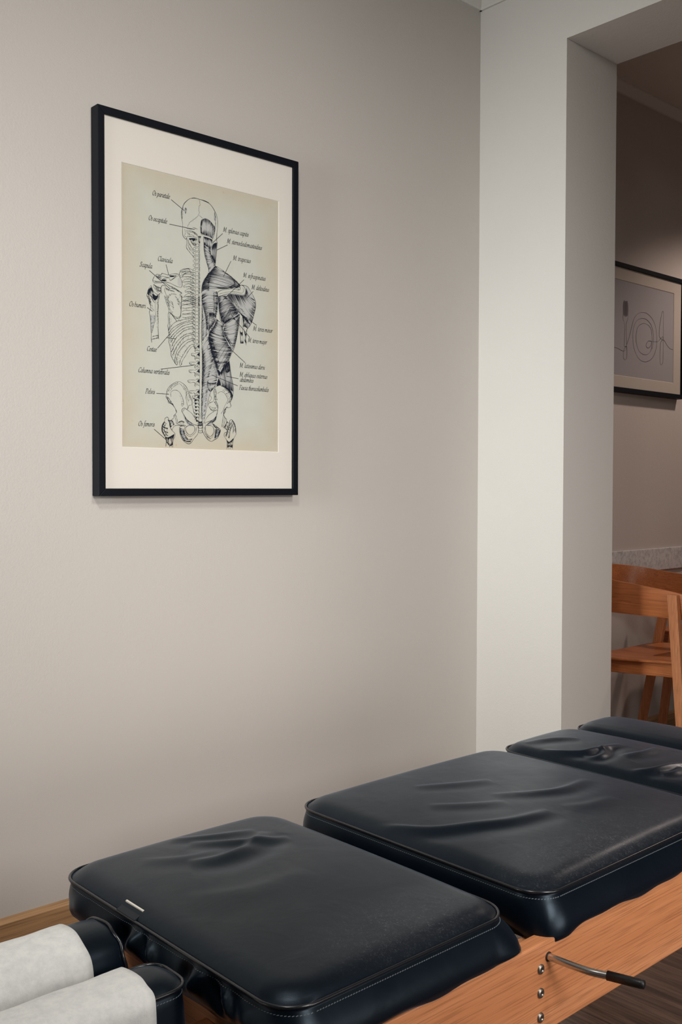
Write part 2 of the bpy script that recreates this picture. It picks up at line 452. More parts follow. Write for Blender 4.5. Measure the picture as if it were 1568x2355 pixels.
# skirting boards
def skirting(name, a, b_, y):
    m = MB(); m.prism([(y, 0), (y - .014, 0), (y - .014, .062), (y - .004, .072), (y, .072)], 'x', a, b_)
    return struct(name, m, M['skirting'], bevel=.0008)
skirting('baseboard_left', X0, XC, YW)
skirting('baseboard_far', XR, X3, YW2)
m = MB(); m.prism([(XC, 0), (XC - .014, 0), (XC - .014, .062), (XC - .004, .072), (XC, .072)], 'y', YP_, YW - .014)
struct('baseboard_right', m, M['skirting_y'])

# ------------------------------------------------------------------ poster artwork
ART1 = """L|9|2596,6496,2466,6527,2332,6532,2218,6537,2123,6536,2010,6493,1898,6408,1814,6306,1758,6162,1739,6065,1758,5928,1780,5776,1772,5618,1785,5511,1840,5442,1878,5425,1893,5463|0
L|9|2051,6510,2161,6537,2290,6531,2419,6521,2587,6489,2700,6418,2795,6296,2861,6169,2874,6046,2870,5890,2851,5730,2841,5573,2866,5499|0
G|0.35|1786,6261,1805,6234,1771,6087,1786,5949,1758,5944,1739,6065
G|0.35|1870,6238,1913,6192,1869,6074,1842,6155
H|8|5|0.9|1786,6254,1758,6162,1741,6066|1808,6219,1791,6090,1767,5930|0
H|9|5|0.8|1842,6178,1870,6238,1907,6190|1860,6103,1869,6077,1879,6107|0
G|0.4|2772,6292,2813,6191,2829,6069,2791,6062,2760,6088
H|8|5|0.7|2776,6285,2794,6218,2823,6162|2772,6090,2794,6063,2817,5880|0
Z|5|12|2298,6518,2317,6426,2279,6324,2298,6233,2259,6112
Z|5|11|2256,6106,2161,6010,2028,5899,1962,5824,1931,5759
Z|4|6|2289,6112,2345,6089,2396,6052
L|5|2085,5764,2160,5765,2236,5743|0
L|5|1897,5703,1990,5707,2085,5720,2189,5751|0
L|6|1878,5637,1953,5658,2066,5662,2160,5646,2236,5596|0
L|5|1897,5608,2009,5636,2141,5619,2226,5579|0
L|5|1841,5677,1859,5586,1841,5497,1896,5483|0
L|5|1906,5492,1990,5523,2084,5523,2217,5530|0
H|14|6|0.9|2047,5666,2122,5656,2198,5629,2236,5596|2132,5602,2169,5601,2217,5577,2245,5566|0
H|14|5|0.8|1915,5596,2009,5581,2122,5561|1925,5488,2028,5513,2160,5520|0
L|8|1911,5467,1900,5327,1892,5215,1967,5133,2065,5047,2144,5001|0
L|5|1943,5428,1980,5309,2065,5228,2121,5158|0
H|16|4|0.5|1943,5428,1934,5285,2008,5156|1990,5326,2046,5256,2131,5065|0
K|0|1981,5466,2160,5488,2141,5430,2093,5414,2065,5449,2009,5423
H|18|7|1|1990,5467,2084,5491,2169,5498,2226,5492|2046,5367,2103,5313,2160,5307,2226,5333|0
H|12|5|1|2245,5566,2283,5573,2341,5583|2264,5419,2302,5394,2331,5430|0
L|5|2150,5384,2179,5345,2160,5303,2178,5284,2226,5286,2277,5307,2270,5341,2293,5376,2277,5405|0
L|5|2160,5373,2107,5345,2103,5310,2144,5301|0
L|4|2188,5343,2226,5365,2270,5360|0
H|7|4|0.8|2277,5405,2289,5360,2277,5310|2321,5397,2312,5348,2327,5303|0
L|5|2150,5277,2178,5237,2159,5196,2178,5177,2226,5178,2277,5199,2270,5233,2293,5268,2277,5298|0
L|5|2159,5266,2106,5238,2103,5203,2144,5194|0
L|4|2188,5235,2226,5257,2270,5252|0
H|7|4|0.8|2277,5298,2289,5252,2277,5202|2321,5289,2312,5240,2327,5195|0
L|5|2150,5169,2178,5129,2159,5088,2178,5069,2226,5070,2277,5091,2269,5125,2292,5160,2277,5190|0
L|5|2159,5158,2106,5131,2102,5095,2144,5086|0
L|4|2188,5128,2226,5150,2269,5144|0
H|7|4|0.8|2277,5190,2289,5144,2277,5095|2321,5181,2311,5132,2327,5087|0
L|5|2150,5062,2178,5022,2159,4981,2178,4962,2225,4963,2277,4983,2269,5017,2292,5053,2277,5082|0
L|5|2159,5050,2106,5023,2102,4988,2144,4979|0
L|4|2188,5020,2226,5042,2269,5036|0
H|7|4|0.8|2277,5082,2288,5036,2277,4987|2321,5073,2311,5024,2327,4978|0
L|5|2150,4954,2178,4914,2159,4873,2178,4854,2225,4855,2277,4876,2269,4909,2292,4945,2277,4974|0
L|5|2159,4943,2106,4916,2102,4880,2144,4871|0
L|4|2187,4913,2225,4934,2269,4928|0
H|7|4|0.8|2277,4974,2288,4928,2277,4879|2321,4965,2311,4916,2326,4870|0
L|5|2149,4847,2178,4807,2159,4766,2178,4746,2225,4747,2277,4768,2269,4801,2292,4837,2277,4866|0
L|5|2159,4835,2106,4808,2102,4773,2144,4763|0
L|4|2187,4805,2225,4826,2269,4820|0
H|7|4|0.8|2277,4866,2288,4820,2277,4771|2321,4857,2311,4808,2326,4762|0
L|5|2149,4739,2178,4699,2159,4658,2178,4639,2225,4639,2276,4660,2269,4693,2292,4729,2277,4758|0
L|5|2159,4728,2106,4701,2102,4665,2143,4656|0
L|4|2187,4697,2225,4719,2269,4713|0
H|7|4|0.8|2277,4758,2288,4712,2276,4663|2320,4749,2311,4700,2326,4654|0
L|5|2149,4609,2187,4583,2158,4539,2225,4533,2282,4557,2263,4594,2292,4630|0
L|5|2187,4599,2092,4613,2026,4591,2007,4560,2064,4557,2139,4552|0
H|8|5|0.9|2244,4623,2276,4588,2253,4545|2311,4614,2315,4586,2311,4546|0
H|6|5|0.9|2045,4559,2092,4557,2139,4545|2064,4526,2102,4526,2149,4517|0
L|5|2149,4511,2187,4485,2158,4441,2225,4435,2282,4459,2263,4496,2292,4532|0
L|5|2187,4501,2092,4516,2026,4493,2007,4462,2064,4459,2139,4454|0
H|8|5|0.9|2244,4525,2276,4490,2253,4447|2311,4515,2314,4487,2311,4447|0
H|6|5|0.9|2045,4461,2092,4459,2139,4446|2064,4428,2101,4428,2149,4419|0
L|5|2149,4413,2187,4387,2158,4343,2225,4336,2282,4360,2263,4397,2291,4433|0
L|5|2187,4402,2092,4418,2026,4395,2007,4364,2064,4361,2139,4356|0
H|8|5|0.9|2244,4426,2276,4391,2253,4348|2311,4417,2314,4389,2310,4348|0
H|6|5|0.9|2045,4363,2092,4361,2139,4348|2064,4330,2101,4330,2149,4321|0
L|5|2149,4315,2187,4288,2158,4245,2224,4238,2282,4262,2263,4299,2291,4335|0
L|5|2187,4304,2092,4319,2026,4298,2007,4267,2063,4263,2139,4258|0
H|8|5|0.9|2244,4328,2276,4293,2253,4250|2310,4318,2314,4290,2310,4250|0
H|6|5|0.9|2045,4266,2092,4263,2139,4250|2063,4232,2101,4232,2148,4223|0
L|5|2148,4217,2186,4190,2158,4147,2224,4140,2282,4163,2263,4200,2291,4236|0
L|5|2186,4206,2092,4221,2026,4200,2007,4169,2063,4165,2139,4160|0
H|8|5|0.9|2243,4230,2276,4194,2253,4151|2310,4220,2314,4191,2310,4151|0
H|6|5|0.9|2044,4168,2092,4164,2139,4152|2063,4134,2101,4134,2148,4125|0
L|5|2148,4118,2186,4092,2158,4048,2224,4041,2281,4065,2262,4102,2291,4137|0
L|5|2186,4108,2092,4123,2026,4102,2007,4071,2063,4067,2139,4062|0
H|8|5|0.9|2243,4131,2276,4096,2253,4053|2310,4121,2314,4093,2310,4053|0
H|6|5|0.9|2044,4070,2091,4066,2139,4054|2063,4036,2101,4036,2148,4026|0
L|5|2148,4020,2186,3993,2158,3950,2224,3943,2281,3966,2262,4003,2291,4039|0
L|5|2186,4009,2091,4025,2025,4004,2006,3973,2063,3969,2139,3963|0
H|8|5|0.9|2243,4033,2276,3997,2253,3954|2310,4022,2314,3994,2310,3954|0
H|6|5|0.9|2044,3972,2091,3968,2139,3956|2063,3938,2101,3938,2148,3928|0
L|5|2148,3922,2186,3895,2157,3852,2224,3844,2281,3868,2262,3905,2291,3940|0
L|5|2186,3911,2091,3927,2025,3906,2006,3875,2063,3871,2138,3865|0
H|8|5|0.9|2243,3934,2275,3899,2253,3856|2310,3924,2314,3896,2310,3855|0
H|6|5|0.9|2044,3874,2091,3870,2138,3857|2063,3840,2101,3840,2148,3830|0
L|5|2148,3824,2186,3797,2157,3753,2224,3746,2281,3769,2262,3806,2291,3842|0
L|5|2186,3813,2091,3829,2025,3808,2006,3777,2063,3773,2138,3767|0
H|8|5|0.9|2243,3836,2275,3800,2252,3757|2310,3825,2314,3797,2310,3757|0
H|6|5|0.9|2044,3776,2091,3772,2138,3759|2063,3742,2100,3742,2148,3732|0
L|5|2147,3970,2183,3943,2154,3905,2220,3893,2282,3918,2261,3954,2289,3988|0
L|5|2174,3960,2106,3982,2065,3952,2085,3924,2147,3918|0
H|9|5|1|2241,3982,2272,3948,2251,3904|2299,3972,2295,3940,2299,3903|0
H|5|5|0.9|2096,3920,2137,3910|2127,3898,2168,3893|0
L|5|2147,3876,2182,3850,2153,3812,2220,3799,2282,3824,2261,3860,2288,3895|0
L|5|2174,3866,2106,3888,2065,3859,2085,3831,2147,3825|0
H|9|5|1|2241,3888,2272,3854,2251,3810|2299,3879,2295,3847,2299,3809|0
H|5|5|0.9|2096,3827,2137,3816|2126,3805,2168,3800|0
L|5|2147,3783,2182,3756,2153,3718,2220,3706,2282,3731,2261,3766,2288,3801|0
L|5|2174,3773,2106,3795,2065,3766,2085,3737,2147,3731|0
H|9|5|1|2240,3795,2272,3761,2251,3716|2299,3785,2295,3753,2299,3715|0
H|5|5|0.9|2095,3733,2137,3723|2126,3711,2168,3706|0
L|5|2147,3690,2182,3663,2153,3625,2219,3612,2282,3637,2261,3673,2288,3707|0
L|5|2174,3679,2106,3702,2064,3673,2085,3644,2147,3638|0
H|9|5|1|2240,3701,2271,3667,2251,3623|2299,3691,2294,3659,2299,3622|0
H|5|5|0.9|2095,3640,2137,3630|2126,3618,2168,3613|0
L|5|2147,3596,2182,3569,2153,3531,2219,3518,2282,3543,2261,3579,2288,3613|0
L|5|2174,3586,2106,3609,2064,3579,2085,3551,2147,3544|0
H|9|5|1|2240,3608,2271,3573,2250,3529|2298,3597,2294,3565,2298,3528|0
H|5|5|0.9|2095,3547,2136,3536|2126,3525,2167,3519|0
L|5|2147,3503,2182,3476,2153,3438,2219,3425,2282,3449,2261,3485,2288,3520|0
L|5|2174,3492,2105,3515,2064,3486,2085,3458,2147,3451|0
H|9|5|1|2240,3514,2271,3479,2250,3435|2298,3503,2294,3472,2298,3434|0
H|5|5|0.9|2095,3454,2136,3443|2126,3431,2167,3426|0
L|5|2147,3409,2182,3382,2153,3344,2219,3331,2281,3356,2261,3391,2288,3426|0
L|5|2173,3399,2105,3422,2064,3393,2085,3364,2147,3358|0
H|9|5|1|2240,3420,2271,3386,2250,3342|2298,3410,2294,3378,2298,3340|0
H|5|5|0.9|2095,3360,2136,3349|2126,3338,2167,3332|0
L|5|2146,3316,2182,3289,2153,3251,2219,3237,2281,3262,2261,3298,2288,3332|0
L|5|2173,3305,2105,3329,2064,3300,2084,3271,2146,3264|0
H|9|5|1|2240,3327,2271,3292,2250,3248|2298,3316,2294,3284,2298,3246|0
H|5|5|0.9|2095,3267,2136,3256|2126,3244,2167,3239|0
L|5|2146,3222,2182,3195,2152,3157,2219,3144,2281,3168,2260,3204,2288,3238|0
L|5|2173,3212,2105,3235,2064,3206,2084,3178,2146,3171|0
H|9|5|1|2240,3233,2271,3198,2250,3154|2298,3222,2294,3190,2298,3152|0
H|5|5|0.9|2095,3174,2136,3162|2126,3151,2167,3145|0
L|5|2146,3129,2181,3102,2152,3064,2219,3050,2281,3074,2260,3110,2287,3144|0
L|5|2173,3118,2105,3142,2064,3113,2084,3084,2146,3077|0
H|9|5|1|2240,3139,2271,3104,2250,3060|2298,3128,2294,3096,2298,3059|0
H|5|5|0.9|2094,3080,2136,3069|2125,3058,2167,3052|0
L|5|2146,3035,2181,3008,2152,2970,2219,2956,2281,2980,2260,3016,2287,3050|0
L|5|2173,3024,2105,3048,2063,3020,2084,2991,2146,2984|0
H|9|5|1|2239,3045,2271,3010,2250,2967|2298,3034,2294,3002,2298,2965|0
H|5|5|0.9|2094,2987,2136,2976|2125,2964,2167,2958|0
L|5|2146,2942,2181,2914,2152,2877,2218,2863,2281,2886,2260,2923,2287,2957|0
L|5|2173,2931,2105,2955,2063,2926,2084,2897,2146,2890|0
H|9|5|1|2239,2952,2270,2917,2250,2873|2298,2940,2293,2909,2298,2871|0
H|5|5|0.9|2094,2893,2135,2882|2125,2871,2167,2864|0
L|5|2146,2848,2181,2821,2152,2783,2218,2769,2281,2793,2260,2829,2287,2863|0
L|5|2173,2837,2104,2862,2063,2833,2084,2804,2146,2796|0
H|9|5|1|2239,2858,2270,2823,2249,2779|2298,2846,2293,2815,2297,2777|0
H|5|5|0.9|2094,2800,2135,2788|2125,2777,2166,2771|0
L|6|2291,2738,2218,2745,2166,2708,2104,2706,2125,2701,2141,2650,2197,2642,2114,2648,2156,2629,2145,2568,2176,2536|0
K|0|2218,2739,2249,2708,2291,2755,2297,2678,2281,2641,2249,2673,2197,2656,2235,2698
H|8|5|0.9|2114,2651,2177,2636,2260,2637|2152,2586,2197,2583,2291,2581|0
L|5|2156,2569,2228,2596,2291,2573|0
H|5|5|0.8|2125,2677,2154,2641|2179,2678,2195,2656|0
L|6|2291,2529,2218,2536,2166,2500,2104,2498,2042,2485,2058,2435,2114,2426,2114,2440,2156,2421,2145,2360,2176,2328|0
K|0|2218,2531,2249,2499,2291,2547,2297,2469,2280,2432,2249,2464,2197,2448,2235,2489
H|8|5|0.9|2114,2443,2176,2428,2259,2429|2151,2377,2197,2375,2291,2372|0
L|5|2155,2361,2228,2388,2291,2364|0
H|5|5|0.8|2042,2461,2071,2426|2096,2463,2112,2440|0
L|6|2291,2303,2218,2310,2166,2275,2104,2273,1986,2256,2002,2205,2058,2196,2114,2215,2155,2196,2145,2134,2176,2102|0
K|0|2218,2305,2249,2273,2291,2320,2297,2242,2280,2206,2249,2238,2197,2222,2234,2263
H|8|5|0.9|2114,2218,2176,2203,2259,2203|2151,2152,2197,2149,2290,2146|0
L|5|2155,2135,2228,2162,2290,2137|0
H|5|5|0.8|1986,2232,2015,2196|2040,2233,2056,2210|0
L|6|2290,2094,2217,2102,2165,2066,2103,2065,1969,2047,1986,1997,2041,1987,2114,2007,2155,1987,2144,1926,2176,1894|0
K|0|2217,2097,2249,2064,2290,2111,2296,2033,2280,1997,2248,2030,2196,2013,2234,2055
H|8|5|0.9|2114,2010,2176,1994,2259,1994|2151,1944,2196,1940,2290,1937|0
L|5|2155,1927,2228,1953,2290,1928|0
H|5|5|0.8|1969,2023,1998,1987|2023,2024,2039,2001|0
L|6|2290,1833,2217,1841,2165,1806,2103,1805,1938,1786,1954,1735,2010,1725,2113,1747,2155,1727,2144,1665,2175,1633|0
K|0|2217,1836,2248,1803,2290,1850,2296,1772,2279,1736,2248,1769,2196,1753,2234,1794
H|8|5|0.9|2113,1750,2175,1734,2259,1733|2150,1683,2196,1680,2290,1676|0
L|5|2154,1666,2227,1692,2290,1667|0
H|5|5|0.8|1938,1761,1967,1726|1991,1762,2008,1739|0
L|6|2290,1554,2217,1563,2165,1528,2102,1527,1985,1512,2001,1462,2057,1451,2113,1469,2154,1449,2144,1388,2175,1355|0
K|0|2217,1558,2248,1525,2290,1571,2296,1493,2279,1457,2248,1490,2196,1474,2233,1515
H|8|5|0.9|2113,1472,2175,1456,2258,1454|2150,1405,2196,1401,2289,1397|0
L|5|2154,1388,2227,1414,2289,1388|0
H|5|5|0.8|1985,1488,2014,1452|2038,1488,2055,1465|0
L|6|2289,1414,2216,1423,2164,1389,2102,1388,2071,1380,2088,1328,2144,1318,2113,1330,2154,1310,2143,1249,2175,1216|0
K|0|2216,1418,2248,1385,2289,1432,2296,1354,2279,1318,2248,1351,2196,1335,2233,1376
H|8|5|0.9|2113,1334,2175,1316,2258,1315|2150,1266,2195,1262,2289,1257|0
L|5|2154,1249,2227,1274,2289,1249|0
H|5|5|0.8|2071,1355,2100,1319|2125,1355,2142,1332|0
L|8|2061,1270,2071,1140,2102,1020,2143,883,2184,798,2278,681|0
K|0|2144,1301,2206,1294,2175,1257,2137,1269
L|5|2071,1296,2133,1321,2216,1298,2289,1324|0
H|6|6|1|2227,1306,2258,1273|2279,1292,2289,1240|0
K|0|2152,1211,2210,1204,2181,1167,2145,1179
L|5|2090,1207,2133,1231,2216,1208,2289,1233|0
H|6|6|1|2227,1215,2258,1182|2279,1201,2289,1149|0
K|0|2160,1121,2214,1113,2187,1077,2154,1089
L|5|2108,1118,2133,1140,2216,1117,2289,1142|0
H|6|6|1|2226,1125,2258,1092|2279,1110,2289,1058|0
K|0|2168,1031,2218,1023,2193,987,2162,999
L|5|2127,1029,2133,1050,2216,1026,2289,1051|0
H|6|6|1|2226,1034,2258,1001|2278,1019,2289,968|0
K|0|2176,941,2222,933,2199,897,2170,909
L|5|2145,939,2133,959,2216,936,2289,961|0
H|6|6|1|2226,943,2257,910|2278,929,2289,877|0
K|0|2184,851,2226,842,2205,806,2178,819
L|5|2164,850,2133,869,2216,845,2289,870|0
H|6|6|1|2226,853,2257,819|2278,838,2289,786|0
K|0|2193,761,2230,752,2211,716,2186,729
L|5|2182,760,2132,779,2216,755,2289,779|0
H|6|6|1|2226,762,2257,729|2278,747,2288,695|0
Z|5|5|2295,4024,2298,3503,2289,2981,2297,2460,2296,1938,2291,1414,2291,821
Z|11|5|2372,4034,2376,3600,2359,3162,2371,2711,2380,2293,2376,1856,2363,1419,2354,1069,2341,806
Z|5|5|2297,5567,2292,5154,2296,4678,2295,4074
L|6|1690,4573,1783,4640,1970,4681,2064,4666,2102,4637|0
L|6|1701,4553,1802,4586,1989,4617,2064,4594,2130,4591|0
H|12|5|0.8|1746,4572,1932,4609,2064,4597|1764,4534,1951,4571,2083,4568|0
L|6|1681,4431,1774,4498,1970,4539,2064,4524,2102,4495|0
L|6|1692,4411,1792,4444,1988,4475,2064,4451,2130,4448|0
H|12|5|0.8|1736,4430,1932,4467,2064,4455|1755,4392,1951,4429,2083,4426|0
L|6|1755,4316,1848,4383,1970,4413,2064,4398,2101,4368|0
L|6|1766,4296,1866,4329,1988,4349,2064,4325,2130,4322|0
H|12|5|0.8|1811,4315,1932,4341,2064,4328|1829,4277,1951,4303,2082,4299|0
L|6|1792,4196,1885,4262,1969,4287,2063,4271,2101,4242|0
L|6|1803,4176,1904,4208,1988,4223,2063,4199,2130,4195|0
H|12|5|0.8|1848,4194,1932,4215,2063,4202|1866,4156,1950,4177,2082,4173|0
L|6|1838,4077,1932,4143,1969,4161,2063,4145,2101,4115|0
L|6|1849,4056,1950,4089,1988,4097,2063,4072,2129,4068|0
H|12|5|0.8|1894,4075,1932,4089,2063,4075|1913,4036,1950,4051,2082,4046|0
L|6|1819,3949,1913,4014,1969,4034,2063,4018,2101,3989|0
L|6|1830,3928,1931,3960,1988,3971,2063,3946,2129,3942|0
H|12|5|0.8|1875,3946,1931,3963,2063,3949|1894,3908,1950,3925,2082,3920|0
L|6|1797,3820,1890,3885,1969,3908,2063,3892,2101,3862|0
L|6|1808,3799,1909,3831,1987,3844,2063,3819,2129,3815|0
H|12|5|0.8|1853,3818,1931,3837,2063,3822|1871,3779,1950,3799,2082,3793|0
L|8|1681,4462,1690,4542,1783,4618,1895,4658,1970,4669,2007,4620,1960,4581,1839,4532,1764,4443|0
H|10|5|0.7|1718,4515,1783,4571,1876,4616|1755,4442,1820,4514,1914,4567|0
L|6|1758,3902,1870,3944,2013,3952,2137,3989|0
L|6|1768,3845,1870,3848,2034,3900,2116,3924|0
H|14|5|0.75|1768,3842,1911,3853,2096,3911|1778,3812,1921,3830,2127,3888|0
L|6|1758,3799,1870,3841,2013,3849,2137,3886|0
L|6|1768,3742,1870,3745,2034,3796,2116,3821|0
H|14|5|0.75|1768,3739,1911,3750,2096,3808|1778,3709,1921,3727,2126,3784|0
L|6|1758,3697,1870,3738,2013,3746,2137,3782|0
L|6|1768,3640,1870,3642,2034,3693,2116,3717|0
H|14|5|0.75|1768,3636,1910,3647,2095,3704|1778,3607,1921,3624,2126,3680|0
L|6|1758,3551,1870,3592,2013,3599,2137,3635|0
L|6|1768,3494,1869,3496,2033,3546,2116,3570|0
H|14|5|0.75|1768,3491,1910,3501,2095,3557|1778,3461,1920,3478,2126,3533|0
L|6|1758,3457,1869,3498,2013,3504,2136,3540|0
L|6|1768,3400,1869,3401,2033,3451,2116,3475|0
H|14|5|0.75|1768,3396,1910,3406,2095,3462|1778,3367,1920,3383,2126,3438|0
L|6|1758,3953,1738,3745,1727,3505,1717,3384|0
L|7|2116,3430,1910,3372,1707,3314,1545,3244,1425,3129,1355,3019|0
L|7|2126,3397,1951,3333,1747,3250,1585,3164,1445,3063,1369,2953|0
L|7|2115,3335,1930,3288,1747,3216,1605,3115,1465,2997,1375,2886|0
L|7|2115,3300,1951,3239,1767,3167,1625,3057,1485,2931,1395,2820|0
L|7|2115,3188,1951,3170,1787,3100,1645,2999,1525,2884,1424,2721|0
L|7|2126,3146,1971,3120,1808,3051,1686,2952,1565,2837,1444,2621|0
L|7|2115,3032,1950,2997,1807,2931,1686,2833,1544,2682,1434,2467|0
L|7|2125,2999,1971,2957,1828,2890,1716,2784,1584,2617,1474,2402|0
L|7|2125,2895,1950,2842,1807,2759,1685,2627,1584,2464,1543,2289,1553,2171|0
L|7|2135,2853,1971,2793,1848,2703,1726,2580,1624,2433,1594,2294,1614,2159|0
L|7|2156,2742,2032,2713,1909,2597,1806,2450,1715,2304,1674,2164|0
L|7|2146,2689,2053,2663,1950,2549,1868,2421,1766,2274,1725,2168|0
H|22|5|0.75|2126,3397,1951,3333,1747,3250,1585,3164,1445,3063,1369,2953|2115,3335,1930,3288,1747,3216,1605,3115,1465,2997,1375,2886|0
H|22|5|0.75|2115,3300,1951,3239,1767,3167,1625,3057,1485,2931,1395,2820|2115,3188,1951,3170,1787,3100,1645,2999,1525,2884,1424,2721|0
H|22|5|0.75|2126,3146,1971,3120,1808,3051,1686,2952,1565,2837,1444,2621|2115,3032,1950,2997,1807,2931,1686,2833,1544,2682,1434,2467|0
H|22|5|0.75|2125,2999,1971,2957,1828,2890,1716,2784,1584,2617,1474,2402|2125,2895,1950,2842,1807,2759,1685,2627,1584,2464,1543,2289,1553,2171|0
H|22|5|0.75|2135,2853,1971,2793,1848,2703,1726,2580,1624,2433,1594,2294,1614,2159|2156,2742,2032,2713,1909,2597,1806,2450,1715,2304,1674,2164|0
H|16|4|0.5|2116,3430,1910,3372,1707,3314,1545,3244,1425,3129,1355,3019|2126,3397,1951,3333,1747,3250,1585,3164,1445,3063,1369,2953|0
H|16|4|0.5|2115,3335,1930,3288,1747,3216,1605,3115,1465,2997,1375,2886|2115,3300,1951,3239,1767,3167,1625,3057,1485,2931,1395,2820|0
H|16|4|0.5|2115,3188,1951,3170,1787,3100,1645,2999,1525,2884,1424,2721|2126,3146,1971,3120,1808,3051,1686,2952,1565,2837,1444,2621|0
H|16|4|0.5|2115,3032,1950,2997,1807,2931,1686,2833,1544,2682,1434,2467|2125,2999,1971,2957,1828,2890,1716,2784,1584,2617,1474,2402|0
H|16|4|0.5|2125,2895,1950,2842,1807,2759,1685,2627,1584,2464,1543,2289,1553,2171|2135,2853,1971,2793,1848,2703,1726,2580,1624,2433,1594,2294,1614,2159|0
H|16|4|0.5|2156,2742,2032,2713,1909,2597,1806,2450,1715,2304,1674,2164|2146,2689,2053,2663,1950,2549,1868,2421,1766,2274,1725,2168|0
L|8|1356,3477,1336,3390,1346,3222,1326,3135,1355,2952,1355,2748,1404,2549,1424,2381,1523,2219,1603,2149|0
L|7|1396,3448,1370,3326,1386,3175,1355,3019|0
L|7|1674,2155,1715,2153,1755,2205|0
H|30|6|0.95|1370,3343,1355,3019,1388,2717,1434,2416,1543,2204|1436,3402,1425,3112,1464,2759,1524,2475,1594,2294|0
L|8|884,4232,929,4323,1000,4391,1125,4400,1170,4442,1342,4426,1470,4470,1598,4489,1681,4481|0
L|8|884,4232,902,4189,955,4170,1089,4192,1233,4215,1378,4155,1524,4120,1652,4067,1754,4018|0
L|7|1053,4356,1197,4369,1342,4367,1506,4414,1579,4440,1414,4299,1378,4341,1305,4346,1215,4318,1143,4261|0
L|7|1414,4296,1524,4369,1653,4455,1709,4404,1764,4271,1736,4170,1597,4169,1414,4222,1269,4240,1125,4258|0
L|6|982,4330,1053,4310,1125,4366,1036,4369|0
K|0|1378,4418,1543,4434,1488,4395,1415,4390
K|0|1125,4258,1233,4297,1296,4283,1233,4255
H|18|7|1|982,4361,1053,4341,1143,4323|1009,4303,1071,4289,1125,4274|0
H|16|6|0.9|893,4226,982,4192,1125,4220|946,4218,1017,4220,1125,4243|0
H|30|8|0.95|1341,4165,1524,4120,1754,4026|1414,4097,1560,4078,1763,3988|0
G|0.22|1653,4396,1718,4374,1736,4220,1634,4221
L|8|715,3835,751,3961,822,4078,857,4052,892,3965,981,3900,1052,3894,1106,3932|0
L|7|910,4121,981,4085,1053,4017,1124,3950,1133,4075,1178,4143,1260,4123,1232,4042,1268,3938,1322,3821,1395,3707|0
L|6|928,4139,910,4075,981,3992,1052,3940|0
L|6|1142,4122,1124,4027,1160,3924|0
K|0|874,3886,981,3846,1052,3887,1016,3782,954,3743,892,3812
H|34|7|0.95|733,3867,768,3979,839,4050|874,3794,945,3727,998,3764|0
H|18|6|0.9|928,4123,1017,4089,1124,4073|981,4023,1052,3971,1142,3983|0
H|26|7|0.8|750,3854,768,3780,820,3650|839,3866,874,3764,945,3665|0
L|7|715,3835,768,3719,794,3608|0
L|7|1088,3899,1034,3784,1016,3636|0
L|8|714,3816,790,3676,819,3530,789,3409,814,3262,821,3129,836,2897,836,2763,855,2656|0
L|8|1076,3864,1052,3709,1048,3558,1032,3405,1047,3222,1040,3019,1059,2760|0
L|6|916,3809,955,3731,994,3786,1013,3856|0
L|5|964,3715,954,3546,973,3381,953,3211,895,3037,865,2900|0
G|0.3|818,3346,954,3345,943,3210,885,3052,846,2931,827,3130
H|22|5|0.7|818,3346,829,3163,846,2898|950,3345,934,3209,875,2968|0
H|20|7|0.8|1042,3708,1041,3439,1046,3104|1013,3637,1008,3385,1011,3050|0
H|26|5|0.7|855,2731,952,2758,1059,2786|859,2815,952,2842,1050,2869|0
H|12|6|0.8|742,3803,800,3661,819,3530|819,3813,857,3651,934,3443|0
L|8|1229,3884,1278,3738,1347,3578,1362,3495,1436,3436,1546,3330,1616,3278,1687,3380,1717,3469,1728,3693,1758,3885|0
L|6|1347,3578,1426,3486,1526,3361,1646,3350,1687,3431|0
H|16|6|0.7|1248,3870,1307,3742,1386,3566|1466,3745,1506,3614,1466,3456|0
H|12|5|0.6|1547,3926,1647,3836,1707,3742|1627,3714,1687,3688,1717,3606|0
H|16|6|0.8|1386,3481,1506,3410,1626,3339|1426,3452,1546,3381,1687,3397|0
H|20|6|0.7|1269,4093,1377,4061,1524,4035|1341,3824,1450,3947,1597,3951|0
H|14|6|0.6|1708,3997,1754,3909,1735,3749|1597,3826,1652,3755,1652,3715|0
G|0.3|2354,5983,2419,6044,2512,6066,2624,6032,2737,5944,2794,5892,2785,5781,2722,5584,2605,5623,2456,5634,2335,5649,2326,5793
H|46|7|0.8|2341,5888,2372,6002,2475,6057,2624,6032,2737,5944,2794,5876|2335,5653,2390,5645,2474,5637,2605,5626,2690,5594,2722,5587|0
H|30|8|1|2326,5824,2329,5763,2337,5672|2372,5832,2372,5755,2381,5657|0
H|24|7|1|2775,5904,2790,5829,2766,5700|2700,5891,2718,5801,2699,5642|0
L|6|2326,5793,2354,5983,2419,6044,2512,6066,2624,6032,2737,5944,2794,5892,2785,5781,2722,5584|0
L|5|2344,5627,2456,5631,2605,5618,2728,5577|0
G|0.32|2428,5592,2586,5576,2703,5557,2703,5472,2661,5341,2639,5283,2680,5095,2774,4908,2604,4672,2576,4784,2511,4960,2451,5167,2433,5380
H|34|7|0.85|2433,5581,2493,5584,2605,5572,2699,5552|2446,5383,2511,5347,2586,5328,2639,5283|4
H|46|7|0.85|2433,5442,2446,5228,2511,4991,2586,4739|2639,5283,2661,5123,2718,5008,2793,4895|0
L|8|2428,5592,2433,5380,2451,5167,2511,4960,2576,4784,2604,4664|0
L|7|2703,5557,2714,5466,2671,5342,2639,5283,2680,5095,2784,4893|0
G|0.38|2741,5455,2851,5500,2841,5308,2816,5086,2797,4911,2718,5023,2676,5172,2671,5296
H|34|6|0.9|2699,5362,2746,5448,2851,5497|2699,5067,2756,4983,2803,4928|0
L|8|2866,5507,2847,5309,2822,5086,2797,4895|0
